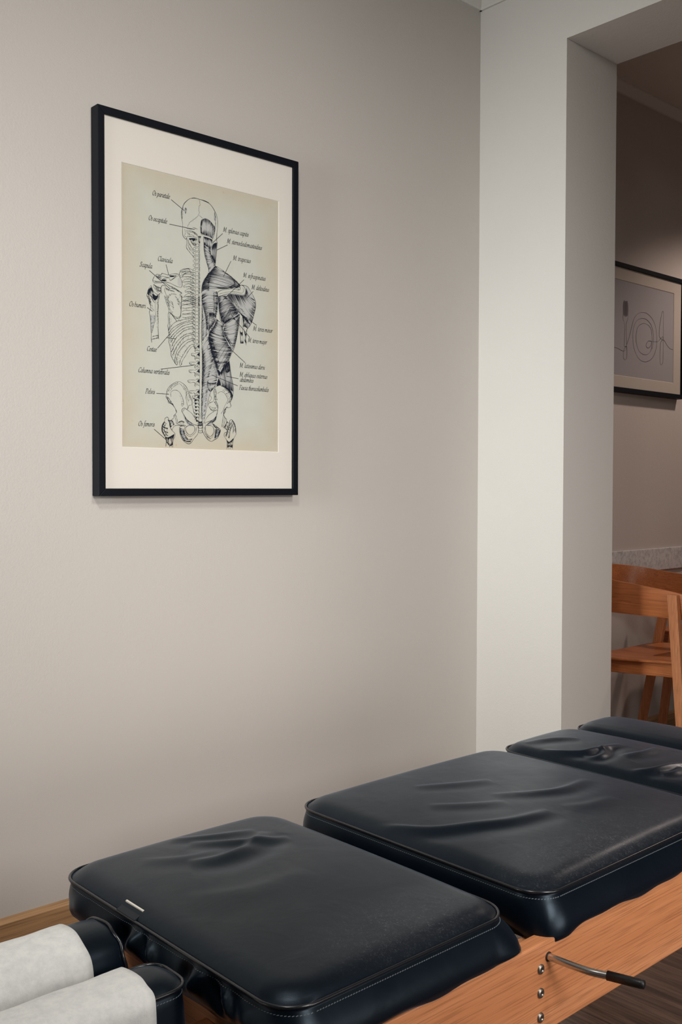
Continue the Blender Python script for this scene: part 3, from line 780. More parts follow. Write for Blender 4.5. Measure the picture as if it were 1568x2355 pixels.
L|5|2746,5448,2699,5331,2661,5279|0
K|0|2671,5140,2718,5039,2784,4932,2765,5031,2708,5131
G|0.26|2604,4664,2784,4886,2869,4813,3099,4753,3332,4661,3489,4556,3617,4470,3489,4381,3215,4336,2888,4268,2660,4175,2407,4072,2364,4166,2379,4292,2436,4454,2529,4560
H|70|7|0.8|2793,4876,2604,4664,2492,4524,2407,4358,2379,4168|3099,4750,3371,4634,3568,4503,3371,4365,2984,4297|8
H|44|8|0.95|2576,4645,2473,4490,2389,4324,2370,4136|2680,4738,2661,4564,2604,4385,2604,4199|0
H|26|7|0.9|3548,4517,3617,4463,3489,4381|3371,4587,3410,4482,3254,4381|0
L|9|2784,4886,2869,4813,2984,4783,3099,4753,3215,4715,3332,4661,3489,4556,3627,4477|0
L|8|2604,4664,2529,4560,2436,4454,2379,4292,2361,4166,2375,4044,2379,3828,2388,3582|0
L|7|2878,4189,2984,4258,3138,4299,3371,4346,3548,4338,3617,4375,3607,4461,3667,4485,3746,4456,3790,4358,3766,4259,3687,4220,3548,4227,3371,4226,3176,4184,3022,4126,2898,4069,2878,4142|1
L|5|2926,4148,3099,4210,3274,4257,3489,4278,3667,4270,3726,4334,3707,4427|0
H|12|5|0.8|3528,4450,3588,4443,3627,4400|3509,4368,3568,4352,3617,4359|0
G|0.3|3806,4473,3927,4409,4048,4264,4129,4113,4139,3953,4088,3753,4048,3619,3967,3449,3857,3324,3766,3603,3588,3741,3371,3953,3099,4132,3371,4215,3568,4217,3707,4211,3796,4295
H|60|7|0.85|3176,4150,3293,4197,3489,4207,3687,4209,3786,4262,3816,4426|3727,3662,3826,3529,3967,3465,4068,3686,4139,3969,4088,4157|-12
H|30|7|0.9|3099,4132,3293,3975,3528,3782,3766,3603|3293,4102,3450,3963,3687,3833,3867,3614|0
H|26|7|0.9|4129,4097,4139,3953,4048,3619,3887,3343|4028,4068,4028,3891,3947,3640,3826,3465|0
L|9|3667,4489,3846,4481,3927,4409,4048,4264,4129,4113,4139,3953,4088,3753,4048,3619,3967,3449,3847,3315,3827,3240|0
L|7|3099,4132,3293,3991,3450,3868,3588,3741,3766,3603|0
G|0.36|2898,4097,3099,4116,3274,3988,3509,3811,3568,3723,3449,3598,3099,3391,2983,3449,2926,3740,2897,3972
H|50|9|0.9|2888,4065,2907,3895,2935,3663,3002,3420|3099,4116,3293,3975,3450,3852,3548,3721|10
H|26|9|1|3022,3438,3099,3391,3254,3480|3254,3796,3410,3784,3548,3721|0
L|7|2898,4082,2897,3894,2926,3662,2964,3463,3118,3386,3371,3541,3588,3710|0
L|6|3254,3875,3138,3735,3041,3566,2983,3433|0
L|6|3450,3820,3293,3738,3118,3575,3041,3424|0
G|0.3|2375,4044,2660,4191,2850,4200,2884,4049,2888,3814,2859,3607,2802,3350,2659,3155,2528,3141,2490,3377,2388,3582
H|60|8|0.9|2379,4068,2375,3921,2416,3709,2490,3455,2528,3148|2869,4203,2878,4048,2884,3829,2849,3590,2678,3165|14
H|34|10|1|2850,4216,2878,4110,2869,3890,2830,3604|2736,4154,2736,4029,2755,3798,2716,3559|0
L|6|2830,3477,2783,3331,2678,3179,2584,3083,2471,2970,2415,2872,2400,2777|0
G|0.3|2388,3581,2792,3629,2830,3540,2783,3362,2603,3109,2546,3211,2500,3408,2378,3487
H|26|10|1|2490,3500,2509,3378,2546,3196,2603,3093|2556,3539,2575,3417,2603,3264,2640,3144|0
H|30|7|0.8|2603,3607,2716,3620,2821,3586|2584,3138,2659,3239,2792,3395|0
G|0.3|2382,3580,2490,3500,2546,3196,2603,3093,2415,2872,2400,2777,2387,2807
H|46|6|0.9|2382,3565,2382,3271,2381,2837|2481,3623,2546,3289,2518,3006|0
G|0.28|2396,2715,2527,2976,2621,2768,2715,2496,2791,2299,2848,2147,2906,1979,2867,1787,2791,1687,2658,1550,2582,1345,2450,792,2371,695,2368,1409,2388,2032,2381,2496
H|80|8|0.85|2387,2652,2388,2342,2392,2032,2376,1720,2368,1254,2368,726|2546,2916,2659,2709,2734,2435,2602,1971,2564,1656,2441,791|6
H|60|7|0.7|2396,2498,2392,2187,2388,1876,2376,1643|2640,2738,2782,2329,2867,2054,2829,1753|0
H|30|8|0.95|2602,2797,2697,2541,2782,2298,2848,2131|2527,2727,2621,2487,2696,2275,2772,2125|0
H|30|7|0.9|2536,1810,2601,1768,2829,1784|2582,1579,2658,1545,2772,1670|0
L|7|2527,2976,2621,2768,2715,2496,2791,2299,2848,2147,2906,1979|0
L|7|2535,1763,2564,1593,2658,1550,2791,1687,2867,1787|0
L|7|2658,1550,2582,1345,2516,1076,2441,791|0
G|0.3|2840,3478,2983,3401,3099,3390,3254,3447,3528,3637,3597,3693,3568,3403,3508,3078,3410,2750,3351,2649,3254,2449,3098,2278,2963,2062,2867,2148,2791,2299,2716,2527,2621,2768,2565,2980,2659,3146,2792,3348
H|70|7|0.75|2849,3464,2754,3281,2603,3077,2584,2920|3099,3382,3041,3250,3099,3035,3215,2873|-4
H|80|8|0.85|2574,2981,2621,2768,2697,2556,2791,2315,2867,2148|3176,2885,3254,2798,3332,2710,3254,2465,3060,2243|-6
H|60|7|0.8|3568,3658,3568,3403,3508,3078,3371,2714|3099,3351,3070,3190,3137,3008,3293,2833|6
H|36|12|1|2983,3322,3041,3187,3118,3037,3273,2863|3060,3362,3099,3209,3195,3045,3351,2871|0
H|40|11|1|2584,2982,2659,2709,2753,2452,2848,2178|2697,2931,2792,2690,2868,2478,2944,2265|0
H|30|9|1|3528,3622,3568,3658,3597,3678|3410,3512,3371,3556,3254,3495|0
H|26|9|0.95|3588,3628,3568,3371,3508,3078,3410,2750|3509,3524,3499,3300,3430,3038,3332,2806|0
L|8|2830,3477,2983,3401,3099,3385,3254,3447,3410,3560,3588,3692|0
L|9|3597,3693,3568,3403,3508,3078,3410,2750,3351,2649,3254,2449,3098,2278,2963,2062|0
L|7|3215,2858,3098,2688,2944,2454,2829,2302|0
L|7|3273,2800,3156,2599,3021,2397,2887,2181|0
L|7|3351,2680,3195,2508,3060,2322,2944,2139|0
L|7|3176,2917,3021,2744,2849,2539,2772,2407|0
L|9|2565,2980,2621,2768,2716,2527,2791,2299,2867,2148,2963,2062|0
K|0|2867,2148,2963,2062,2925,1980,2896,2009
K|0|2909,1908,2973,1739,2925,1720,2844,1704
L|6|2725,2426,2753,2436,2763,2343,2820,2317,2810,2277,2763,2281|0
L|6|2791,2252,2848,2131,2915,1979,2906,1916|0
G|0.34|3253,2418,3273,2181,3351,1870,3394,1650,3370,1473,3312,1549,3175,1667,3001,1721,2944,1919,2944,2044,3098,2270
H|50|7|0.85|2963,2062,3098,2262,3253,2402|3021,1727,3214,1654,3380,1585|4
H|30|9|1|3098,2262,3176,2348,3253,2386|3137,2091,3195,2080,3273,2134|0
K|0|3011,1726,3175,1679,3292,1611,3370,1473,3331,1391,3292,1516,3175,1635,3021,1703
L|9|3244,2417,3273,2181,3351,1870,3394,1650,3374,1489,3331,1359|0
L|6|2944,2044,2982,1732|0
L|6|3603,3630,3597,3406,3617,3169,3627,2898|0
L|6|3667,3590,3687,3336,3707,3066,3727,2916|0
L|6|3766,3585,3727,3389,3777,3138,3817,2877|0
L|7|3857,3355,3827,3191,3817,3078|0
H|20|6|0.7|3607,3248,3647,3204,3687,3224|3627,2914,3677,2911,3727,2924|0
K|0|3697,3641,3747,3567,3727,3421,3707,3546
H|22|8|1|3687,3688,3766,3649,3887,3567|3707,3354,3766,3377,3857,3339|0
H|16|6|0.8|3767,3265,3796,3188,3837,3224|3767,2992,3797,2947,3823,2918|0
L|8|2982,1724,2905,1730,2829,1690,2781,1632,2743,1527,2762,1403,2733,1292,2639,1247,2573,1219|0
L|8|2982,1713,3098,1680,3214,1590,3296,1516,3331,1407,3288,1277,3308,1191,3253,1148,3156,1139,3082,1059,3068,948,3117,863,3175,826|0
L|6|2781,1624,2838,1518,2791,1405,2829,1282,2876,1190|0
L|6|2877,1505,2963,1558,3059,1545,3156,1459,3199,1335,3117,1204,3049,1058,2982,975|0
L|6|2601,1455,2677,1366,2582,1251|0
L|7|2867,1189,2876,1064,2838,936,2809,793,2752,743,2714,726|0
L|7|2573,1219,2601,1127,2667,1053,2752,1026,2867,1079|0
L|7|2867,1064,2847,937,2752,822,2619,753,2450,714,2487,794,2601,924,2752,1013|0
G|0.35|2838,905,2809,793,2733,743,2657,645,2506,631,2657,739
H|20|5|0.9|2838,905,2809,809,2733,743|2657,755,2581,704,2515,647|0
H|24|6|0.8|3098,1661,3214,1574,3302,1485,3312,1342|3021,1609,3156,1507,3214,1431,3214,1304|0
H|20|7|0.9|2791,1609,2772,1466,2790,1311|2838,1596,2829,1439,2867,1315|0
H|18|7|0.9|2752,1277,2829,1187,2867,1095|2810,1312,2886,1191,2905,1097|0
H|20|7|1|3156,1143,3078,1059,3068,948|3214,1177,3156,1143,3117,1014|0
H|14|6|0.9|2601,1127,2676,1053,2790,1044|2639,1161,2714,1118,2828,1124|0
H|14|7|0.8|3253,1275,3331,1391,3331,1502|3175,1239,3253,1339,3273,1435|0
L|8|3068,948,3039,836,3020,724,3001,613|0
L|7|3136,864,3097,728,3059,607|0
L|6|3097,878,3059,742,3030,614|0
L|8|3156,817,3185,747,3272,743,3253,766,3292,816,3341,821,3429,727,3469,600,3473,441,3410,339,3370,229,3356,29|0
L|8|3059,607,3155,556,3175,493,3097,458,3084,378,3155,286,3184,191,3171,24|0
L|6|3272,743,3233,622,3194,510,3175,493|0
L|7|3237,145,3233,26|0
L|7|3292,211,3282,27|0
H|34|8|0.9|3272,735,3214,590,3155,460,3126,380|3351,675,3292,529,3272,417,3253,321|0
H|30|8|0.95|3351,803,3449,679,3469,488|3292,752,3370,628,3370,453|0
H|30|8|0.95|3175,271,3253,225,3390,326|3194,64,3253,98,3351,69|0
H|24|7|0.9|3078,616,3136,698,3175,779|3175,525,3214,637,3233,718|0
L|9|2487,630,2581,642,2695,623,2742,555,2733,444,2657,355,2562,375,2496,466,2480,559|1
L|9|2394,680,2375,539,2440,386,2553,265,2666,219,2742,253,2866,320,2920,404,2966,524,2905,577,2790,612,2714,679,2704,741|0
L|6|2440,589,2453,480,2525,374,2638,300,2714,349,2771,461,2761,555|0
G|0.4|2809,557,2943,523,2924,404,2866,331,2761,304,2790,431
H|30|8|0.95|2771,304,2790,431,2809,557|2904,372,2943,468,2962,524|0
H|24|7|0.9|2459,481,2525,358,2657,285|2412,448,2487,326,2638,253|0
H|24|9|1|2714,695,2847,622,2943,563|2752,618,2847,559,2924,515|0
L|8|2260,690,2319,677,2384,695|0
L|8|2260,628,2319,615,2384,633|0
L|8|2260,566,2319,553,2384,571|0
L|8|2259,496,2319,483,2384,501|0
L|8|2259,442,2319,428,2384,446|0
L|7|2260,690,2241,596,2260,535,2254,441|0
L|7|2384,695,2403,603,2375,539,2390,439|0
H|22|8|1|2264,736,2319,724,2375,742|2273,628,2319,623,2371,633|0
L|6|2226,676,2282,688,2319,708,2375,687,2450,698,2487,669|0
L|8|1906,1024,1947,1081,1968,1134,2050,1156,2055,1269,1968,1446,1907,1580,1805,1676,1643,1733,1462,1651,1342,1549,1292,1436,1302,1385|0
L|8|1302,1385,1266,1315,1322,1233,1341,1167,1421,1146,1501,1091,1581,958,1541,879,1500,843|0
L|6|1421,1325,1412,1426,1482,1491,1602,1499,1703,1428,1784,1279,1804,1142|0
L|7|1795,1641,1846,1558,1886,1475,1876,1336,1896,1217,1927,1080,1906,1024|0
L|5|1743,1173,1784,1158,1774,1106,1739,1113|1
L|5|1663,1683,1744,1637,1825,1522|0
H|30|7|0.85|1322,1455,1422,1597,1643,1716|1382,1441,1482,1568,1643,1664|0
H|22|8|0.9|1282,1333,1341,1201,1461,1140|1342,1303,1421,1205,1501,1108|0
H|22|6|0.7|1866,1594,1948,1444,2030,1276|1805,1555,1886,1389,1947,1220|0
H|16|5|0.6|1703,1428,1784,1279,1804,1142|1663,1409,1723,1275,1743,1139|0
H|18|8|0.95|1501,1091,1571,992,1601,925|1461,1122,1541,1041,1561,957|0
L|9|1763,1028,1824,1057,1906,1018,2050,931,2153,814,2278,672,2215,626,2070,663,1906,751,1804,884,1753,967|1
G|0.35|1783,900,1906,768,2070,671,2111,604,1946,614,1844,748
H|26|6|0.9|1783,917,1906,768,2070,671|1844,799,1947,649,2111,612|0
L|8|1551,871,1601,753,1621,634,1702,603,1824,591|0
L|7|1510,852,1560,751,1590,624|0
L|7|1824,1040,1783,969|0
H|26|6|0.7|1641,687,1742,726,1824,695|1661,602,1742,588,1864,593|0
L|9|1864,550,1946,605,2070,619,2142,570,2142,483,2049,384,1967,372,1885,438|1
L|6|1834,592,1844,420,1946,337,2049,341,2173,450,2205,590|0
L|9|2257,627,2253,435,2132,283,1977,133,1802,202,1701,345,1677,542,1742,588|0
G|0.4|1701,535,1823,471,1844,333,1915,249,1823,229,1721,329
H|34|8|0.95|1691,534,1701,380,1803,211|1803,504,1844,368,1946,250|0
H|26|9|1|1803,211,1905,180,2007,183|1844,316,1946,250,2070,272|0
L|8|1301,799,1241,762,1221,684,1152,579,1148,427,1240,286,1276,194,1259,40|0
L|8|1301,799,1350,758,1370,674,1380,572,1440,472,1530,390,1535,305,1479,217,1469,29|0
L|7|1376,709,1480,765,1510,843|0
L|7|1444,473,1520,578,1641,601,1702,595|0
L|6|1339,196,1379,26|0
L|6|1419,232,1439,28|0
H|40|9|0.95|1221,684,1152,563,1152,427,1220,311|1281,636,1221,515,1240,413,1339,315|0
H|30|8|0.9|1320,740,1370,640,1400,522|1400,710,1460,712,1520,613|0
H|40|9|0.95|1240,294,1339,281,1519,373|1279,160,1379,60,1469,97|0
H|26|6|0.7|1182,564,1241,532,1320,519|1201,429,1280,398,1340,383|0
S|11|1433,6356,1832,6148
S|11|1381,5723,2141,5722
S|11|1279,4682,1356,4428
S|11|787,4458,1396,4079
S|11|3038,5771,2718,5474
S|11|3200,5497,2837,5296
S|11|3309,5081,3061,4629
S|11|3742,4643,3037,3998
S|11|4058,4373,3846,4165
S|11|4176,3456,3352,3848
S|11|3947,3099,3309,3651
S|11|3777,2402,3199,2785
S|11|3558,1946,3156,1985
S|11|3534,1752,2681,1982
S|11|722,3521,876,3445
S|11|1023,2530,1395,2939
S|11|1286,2826,1575,2821
S|11|1116,2007,2124,2193
S|11|987,1385,1358,1384
S|11|917,472,1299,198"""
ART2 = """L|16|742,3844,1302,3932,1509,3940,1770,3885,2007,3850,2165,3908,2253,4018,2189,4069,2109,4047,2072,4087,2085,4520,2088,4924,2054,5035,1957,5168,1965,5313,1986,5861,2060,5876,2070,5339|0
L|16|2113,5871,2123,5337|0
L|16|2165,5878,2175,5343|0
L|16|2218,5348,2208,5875,2293,5871,2324,5355,2317,5181,2223,5055,2194,4936,2212,4534,2251,4133,2189,4040,2095,3973,2018,3822,2012,3620,2066,3524,2146,3508,2225,3552,2270,3672,2282,3905,2253,4046,2167,4067|0
L|16|2251,4139,2396,4379,2550,4743,2730,5170,2915,5396,3185,5550,3514,5619,3849,5594,4190,5456,4422,5244,4553,4989,4617,4635,4569,4210,4393,3894,4113,3675,3722,3560,3334,3591,3028,3770,2805,4071,2717,4441,2737,4792,2867,5069,3081,5254,3409,5351,3742,5351,4082,5205,4256,4986,4342,4697,4325,4396,4228,4148|0
L|16|4216,4743,4143,4974,3971,5104,3690,5161,3469,5142,3195,5033,3035,4854,2964,4554,2991,4293,3160,4017,3383,3890,3716,3856,3995,3947,4161,4111,4224,4356,4230,4625,4203,4802|0
L|16|3928,4461,3763,4311,3793,4195,3934,4161,4101,4255,4183,4412,4153,4483,3928,4461,4267,4465,4666,4505,4837,4597,5008,4721,5095,4760,5137,4704,5068,4645,4981,4648,4864,4706,4810,4806,4837,5170,4933,5542,5043,5827,5101,5849,5149,5779,5146,5385,5150,4629,5154,4175,5135,3689,5079,3593,5004,3544,4916,3609,4886,3909,4901,4302,4955,4519,5098,4618,5244,4602,5483,4419,5723,4305,5962,4288|0
G|0.5|1965,5853,2304,5873,2314,5348,1996,5331"""
TEXTS = [('Os parietale', 881, 6362, 511), ('Os occipitale', 770, 5720, 539), ('M. splenius capitis', 3062, 5830, 834), ('M. sternocleidomastoideus', 3187, 5545, 1166), ('M. trapezius', 3387, 5127, 580), ('M. infraspinatus', 3726, 4718, 755), ('M. deltoideus', 4011, 4430, 591), ('Clavicula', 1036, 4742, 434), ('Scapula', 511, 4518, 360), ('Os humeri', 212, 3497, 462), ('Costae', 710, 2435, 284), ('Columna vertebralis', 466, 1881, 907), ('Pelvis', 668, 1362, 271), ('Os femoris', 462, 538, 465), ('M. teres minor', 4064, 3307, 664), ('M. teres major', 3887, 2970, 643), ('M. latissimus dorsi', 3607, 2262, 847), ('M. obliquus externus', 3607, 2014, 934), ('abdominis', 3607, 1874, 452), ('Fascia thoracolumbalis', 3583, 1656, 1007)]

class Ink:
    """flat printed strokes in paper units of 0.1 mm"""
    def __init__(s): s.v = []; s.f = []; s.m = []; s.k = 0
    def ribbon(s, pts, w0, mi=0, taper=None):
        P = np.array(pts, float)
        if len(P) < 2: return
        d = np.gradient(P, axis=0); ln = np.hypot(d[:, 0], d[:, 1]) + 1e-9
        nx, ny = -d[:, 1] / ln, d[:, 0] / ln
        t = np.linspace(0, 1, len(P)); w = np.full(len(P), w0 / 2.0) if taper is None else w0 / 2.0 * taper(t)
        o = len(s.v); s.k += 1; z = (s.k % 50) * 0.02
        for i in range(len(P)):
            s.v.append((P[i, 0] + nx[i] * w[i], P[i, 1] + ny[i] * w[i], z)); s.v.append((P[i, 0] - nx[i] * w[i], P[i, 1] - ny[i] * w[i], z))
        for i in range(len(P) - 1):
            s.f.append((o + 2 * i, o + 2 * i + 1, o + 2 * i + 3, o + 2 * i + 2)); s.m.append(mi)
    def poly(s, pts, mi, z):
        o = len(s.v)
        for p in pts: s.v.append((p[0], p[1], z))
        s.f.append(tuple(range(o, o + len(pts)))); s.m.append(mi)
    def nib(s, pts, w, ang=radians(35)):
        """broad pen stroke"""
        dx, dy = cos(ang) * w / 2, sin(ang) * w / 2
        o = len(s.v)
        n2 = (-dy * .45, dx * .45)
        for p in pts:
            s.v.append((p[0] + dx, p[1] + dy, .5)); s.v.append((p[0] - dx, p[1] - dy, .5))
        for i in range(len(pts) - 1):
            s.f.append((o + 2 * i, o + 2 * i + 1, o + 2 * i + 3, o + 2 * i + 2)); s.m.append(0)
        s.ribbon(pts, w * .42)
    def mesh(s, name, mats, ox, yp, oz, parent, dirn=-1, lift=.0005):
        mb = MB(); mb.v = [(ox + x * 1e-4, yp + dirn * (lift + z * 1e-4), oz + y * 1e-4) for x, y, z in s.v]; mb.f = s.f; mb.m = s.m
        return mb.build(name, mats, parent)

def sample(path, u):
    P = np.array(path, float); d = np.r_[0, np.cumsum(np.hypot(*np.diff(P, axis=0).T))]
    t = u * d[-1]; return np.array([np.interp(t, d, P[:, 0]), np.interp(t, d, P[:, 1])])

def draw(art, ink, lw=1.0):
    rnd = random.Random(3); zg = 0
    for line in art.strip().split('\n'):
        e = line.split('|'); k = e[0]
        pt = lambda s_: [tuple(map(float, q)) for q in zip(s_.split(',')[::2], s_.split(',')[1::2])]
        if k == 'L':
            w = float(e[1]); P = smooth_path(pt(e[2]), 6, e[3] == '1')
            if e[3] == '1': P.append(P[0])
            ph = rnd.random() * 6
            ink.ribbon(P, w * lw * 1.28, 0, lambda t: 0.75 + 0.35 * np.sin(ph + t * 9) * np.sin(t * 23 + ph))
        elif k == 'S': ink.ribbon(pt(e[2]), float(e[1]) * lw)
        elif k == 'Z':
            w, amp = float(e[1]), float(e[2]) * 1.6; P = smooth_path(pt(e[3]), 4)
            n = int(sum(math.dist(P[i], P[i + 1]) for i in range(len(P) - 1)) / 22)
            Q = [sample(P, i / n) + np.array([rnd.uniform(-1, 1), rnd.uniform(-.5, .5)]) * amp for i in range(n + 1)]
            ink.ribbon(Q, w * lw)
        elif k == 'G':
            t = float(e[1]); zg -= .02; mi = 1 if t < .33 else 2
            ink.poly(smooth_path(pt(e[2]), 3, True), mi, -3 + (-zg))
        elif k == 'K': ink.poly(smooth_path(pt(e[2]), 4, True), 0, 0.3)
        elif k == 'H':
            n, w, dark = int(e[1]), float(e[2]), float(e[3]); A, B = smooth_path(pt(e[4]), 5), smooth_path(pt(e[5]), 5); bend = float(e[6])
            for i in range(n):
                u = (i + rnd.uniform(.1, .9)) / n
                a, c = sample(A, u), sample(B, min(1, max(0, u + rnd.uniform(-.02, .02))))
                d = c - a; L_ = np.hypot(*d) + 1e-6; nrm = np.array([-d[1], d[0]]) / L_
                f = lambda t: a + d * t + nrm * sin(pi * t) * bend * 4
                ts = np.linspace(0, 1, 7)
                wv = w * lw * rnd.uniform(.8, 1.6)
                e1 = dark * rnd.uniform(.15, .55)
                ink.ribbon([f(t * e1) for t in ts], wv * 1.15, 0, lambda t: 1 - t ** 1.5 * .92)
                if rnd.random() < .85:
                    e2 = dark * rnd.uniform(.15, .5)
                    ink.ribbon([f(1 - t * e2) for t in ts], wv, 0, lambda t: 1 - t ** 1.5 * .92)
                if rnd.random() < .25 * dark:
                    ink.ribbon([f(t) for t in ts], wv * .4)

# hand-made italic book letters: strokes in x-height units, then advance
GL = {
'a': (['.82 .95 .55 1.02 .2 .75 .08 .3 .22 .02 .5 .12 .76 .6', '.86 1 .7 .35 .76 .03 .98 .15'], 1.02),
'b': (['.3 1.8 .12 .7 .1 .25 .3 .0 .62 .15 .8 .55 .7 .92 .45 .95 .18 .6'], .95),
'c': (['.72 .82 .55 1.0 .25 .8 .1 .4 .25 .02 .5 .05 .72 .25'], .78),
'd': (['.78 .92 .45 1.0 .15 .7 .08 .25 .25 .0 .5 .1 .75 .6', '1.0 1.8 .85 1.0 .72 .3 .78 .02 .98 .15'], 1.02),
'e': (['.12 .45 .45 .55 .68 .78 .5 1.02 .25 .85 .1 .45 .2 .05 .45 .02 .7 .22'], .78),
'f': (['.95 1.7 .75 1.82 .55 1.5 .4 .6 .25 -.2 .05 -.55 -.12 -.45', '.18 .95 .75 .95'], .7),
'h': (['.28 1.8 .15 .9 .02 0', '.08 .5 .35 .9 .62 1.0 .75 .75 .72 .3 .55 0 .38 .08'], .95),
'i': (['.18 .9 .3 .98 .2 .35 .25 .02 .45 .15', '.36 1.42 .4 1.5'], .48),
'j': (['.18 .9 .32 .98 .2 .1 .05 -.45 -.2 -.45', '.38 1.42 .42 1.5'], .48),
'l': (['.34 1.8 .2 .9 .12 .25 .2 .0 .42 .15'], .48),
'm': (['.05 .9 .2 .98 .1 .4 .04 0', '.12 .45 .35 .9 .55 .98 .58 .6 .5 0', '.58 .45 .8 .9 1.02 .98 1.05 .6 1.0 .2 1.08 .02 1.25 .15'], 1.35),
'n': (['.05 .9 .2 .98 .1 .4 .04 0', '.12 .45 .35 .9 .6 .98 .64 .6 .58 .2 .66 .02 .84 .15'], .93),
'o': (['.5 1.0 .22 .85 .08 .4 .22 .03 .48 .05 .72 .35 .75 .75 .5 1.0'], .88),
'p': (['.05 .9 .25 .98 .12 .2 -.05 -.6', '-.18 -.6 .12 -.58', '.16 .5 .4 .92 .68 .95 .8 .6 .62 .12 .35 .0 .14 .15'], .93),
'q': (['.8 .95 .5 1.0 .18 .72 .1 .25 .28 .02 .55 .15 .75 .6', '.86 1.0 .7 .2 .6 -.6'], .95),
'r': (['.05 .9 .22 .98 .12 .4 .05 0', '.14 .5 .35 .9 .55 1.0 .66 .88'], .65),
's': (['.55 .88 .35 1.0 .2 .82 .35 .55 .45 .3 .32 .05 .1 .03 .02 .15'], .62),
't': (['.32 1.4 .2 .7 .14 .2 .24 .0 .46 .15', '.06 .95 .5 .95'], .52),
'u': (['.08 .88 .24 .98 .14 .4 .18 .05 .38 .05 .62 .4 .74 .95', '.74 .98 .62 .3 .68 .02 .88 .15'], .97),
'v': (['.05 .9 .22 .98 .24 .4 .3 .03 .6 .4 .78 .8 .7 1.0'], .82),
'x': (['.05 .9 .22 .98 .38 .5 .52 .03 .74 .12', '.72 .95 .38 .5 .05 .04'], .82),
'z': (['.08 .85 .3 .98 .72 .92', '.7 .9 .05 .05', '.05 .06 .4 .1 .7 .0'], .78),
'M': (['.2 1.6 .12 .8 .0 .02', '-.14 .0 .2 .0', '.2 1.58 .62 .15', '.62 .15 1.36 1.6', '1.36 1.6 1.3 .8 1.24 0', '1.05 0 1.45 0', '.05 1.6 .28 1.6', '1.3 1.6 1.52 1.6'], 1.6),
'O': (['.75 1.62 .35 1.4 .1 .8 .2 .2 .6 .0 1.0 .25 1.2 .85 1.1 1.45 .75 1.62'], 1.35),
'S': (['.92 1.3 .8 1.6 .45 1.55 .35 1.2 .55 .9 .72 .55 .55 .1 .22 .0 .05 .3'], 1.0),
'C': (['1.1 1.3 .95 1.6 .5 1.5 .15 1.0 .12 .4 .4 .02 .8 .08 1.05 .35'], 1.12),
'P': (['.35 1.6 .2 .7 .1 .02', '-.05 0 .32 0', '.1 1.35 .35 1.62 .75 1.6 .95 1.25 .75 .85 .4 .75'], 1.0),
'F': (['.4 1.6 .28 .8 .15 .02', '0 0 .36 0', '.2 1.6 1.1 1.58 1.12 1.35', '.3 .85 .8 .88'], 1.0),
'.': (['.1 .03 .16 .1'], .4), ' ': ([], .5),
}
def write(ink, text, x, y, width):
    adv = sum(GL[c][1] for c in text); xh = 118 * .60
    sx = width / adv; sy = 88.0 * .86
    cx = x
    for ch in text:
        st, a = GL[ch]
        for s_ in st:
            v = [float(q) for q in s_.split()]; P = list(zip(v[::2], v[1::2]))
            if len(P) > 2: P = smooth_path(P, 4)
            Q = [(cx + p[0] * sx * .96 + p[1] * sy * .16, y + p[1] * sy) for p in P]
            ink.nib(Q, 15)
        cx += a * sx

# ------------------------------------------------------------------ framed pictures
def picture(name, label, x0, x1, z0, z1, yw, ax0, ax1, az0, az1, paper_mat, art_fn, rim=.0186, dep=.0333, mats=('mat', 'matcore')):
    yf = yw - dep
    t = thing(name, ((x0 + x1) / 2, yw, z0), label, 'picture')
    # frame: four mitred bars
    m = MB()
    A = [(x0, z0), (x1, z0), (x1, z1), (x0, z1)]; B = [(x0 + rim, z0 + rim), (x1 - rim, z0 + rim), (x1 - rim, z1 - rim), (x0 + rim, z1 - rim)]
    for i in range(4):
        j = (i + 1) % 4; g = .00025
        a0, a1, b1, b0 = A[i], A[j], B[j], B[i]
        m.hexa([(a0[0], yf, a0[1]), (a1[0], yf, a1[1]), (b1[0], yf, b1[1]), (b0[0], yf, b0[1]),
                (a0[0], yw, a0[1]), (a1[0], yw, a1[1]), (b1[0], yw, b1[1]), (b0[0], yw, b0[1])])
    m.build('frame', M['frame'], t, bevel=.0012)
    # backing board
    m = MB(); m.box((x0 + rim, yw - .020, z0 + rim), (x1 - rim, yw - .004, z1 - rim)); m.build('backing_board', M['mat'], t)
    # mat board with window
    ym = yw - .0265; yp = yw - .0245
    m = MB(); e = .0016
    O = [(x0 + rim, z0 + rim), (x1 - rim, z0 + rim), (x1 - rim, z1 - rim), (x0 + rim, z1 - rim)]
    I = [(ax0 - e, az0 - e), (ax1 + e, az0 - e), (ax1 + e, az1 + e), (ax0 - e, az1 + e)]
    J = [(ax0, az0), (ax1, az0), (ax1, az1), (ax0, az1)]
    vs = [(p[0], ym, p[1]) for p in O] + [(p[0], ym, p[1]) for p in I] + [(p[0], yp - .0001, p[1]) for p in J] + [(p[0], yp - .0001, p[1]) for p in O]
    fs = []; ms = []
    for i in range(4):
        j = (i + 1) % 4
        fs.append((i, j, 4 + j, 4 + i)); fs.append((4 + i, 4 + j, 8 + j, 8 + i)); fs.append((8 + i, 8 + j, 12 + j, 12 + i))
    m.add(vs, fs); m.m = [0, 1, 0] * 4
    m.build('mat_board', [M[mats[0]], M[mats[1]]], t)
    m = MB(); m.box((ax0 - .01, yp, az0 - .01), (ax1 + .01, yw - .021, az1 + .01))
    pr_ = m.build('print', paper_mat, t, org=((ax0 + ax1) / 2, yp, (az0 + az1) / 2))
    art_fn(pr_, yp)
    m = MB(); m.box((x0 + rim, yf + .0035, z0 + rim), (x1 - rim, yf + .0050, z1 - rim)); m.build('glass', M['glass'], t)
    return t

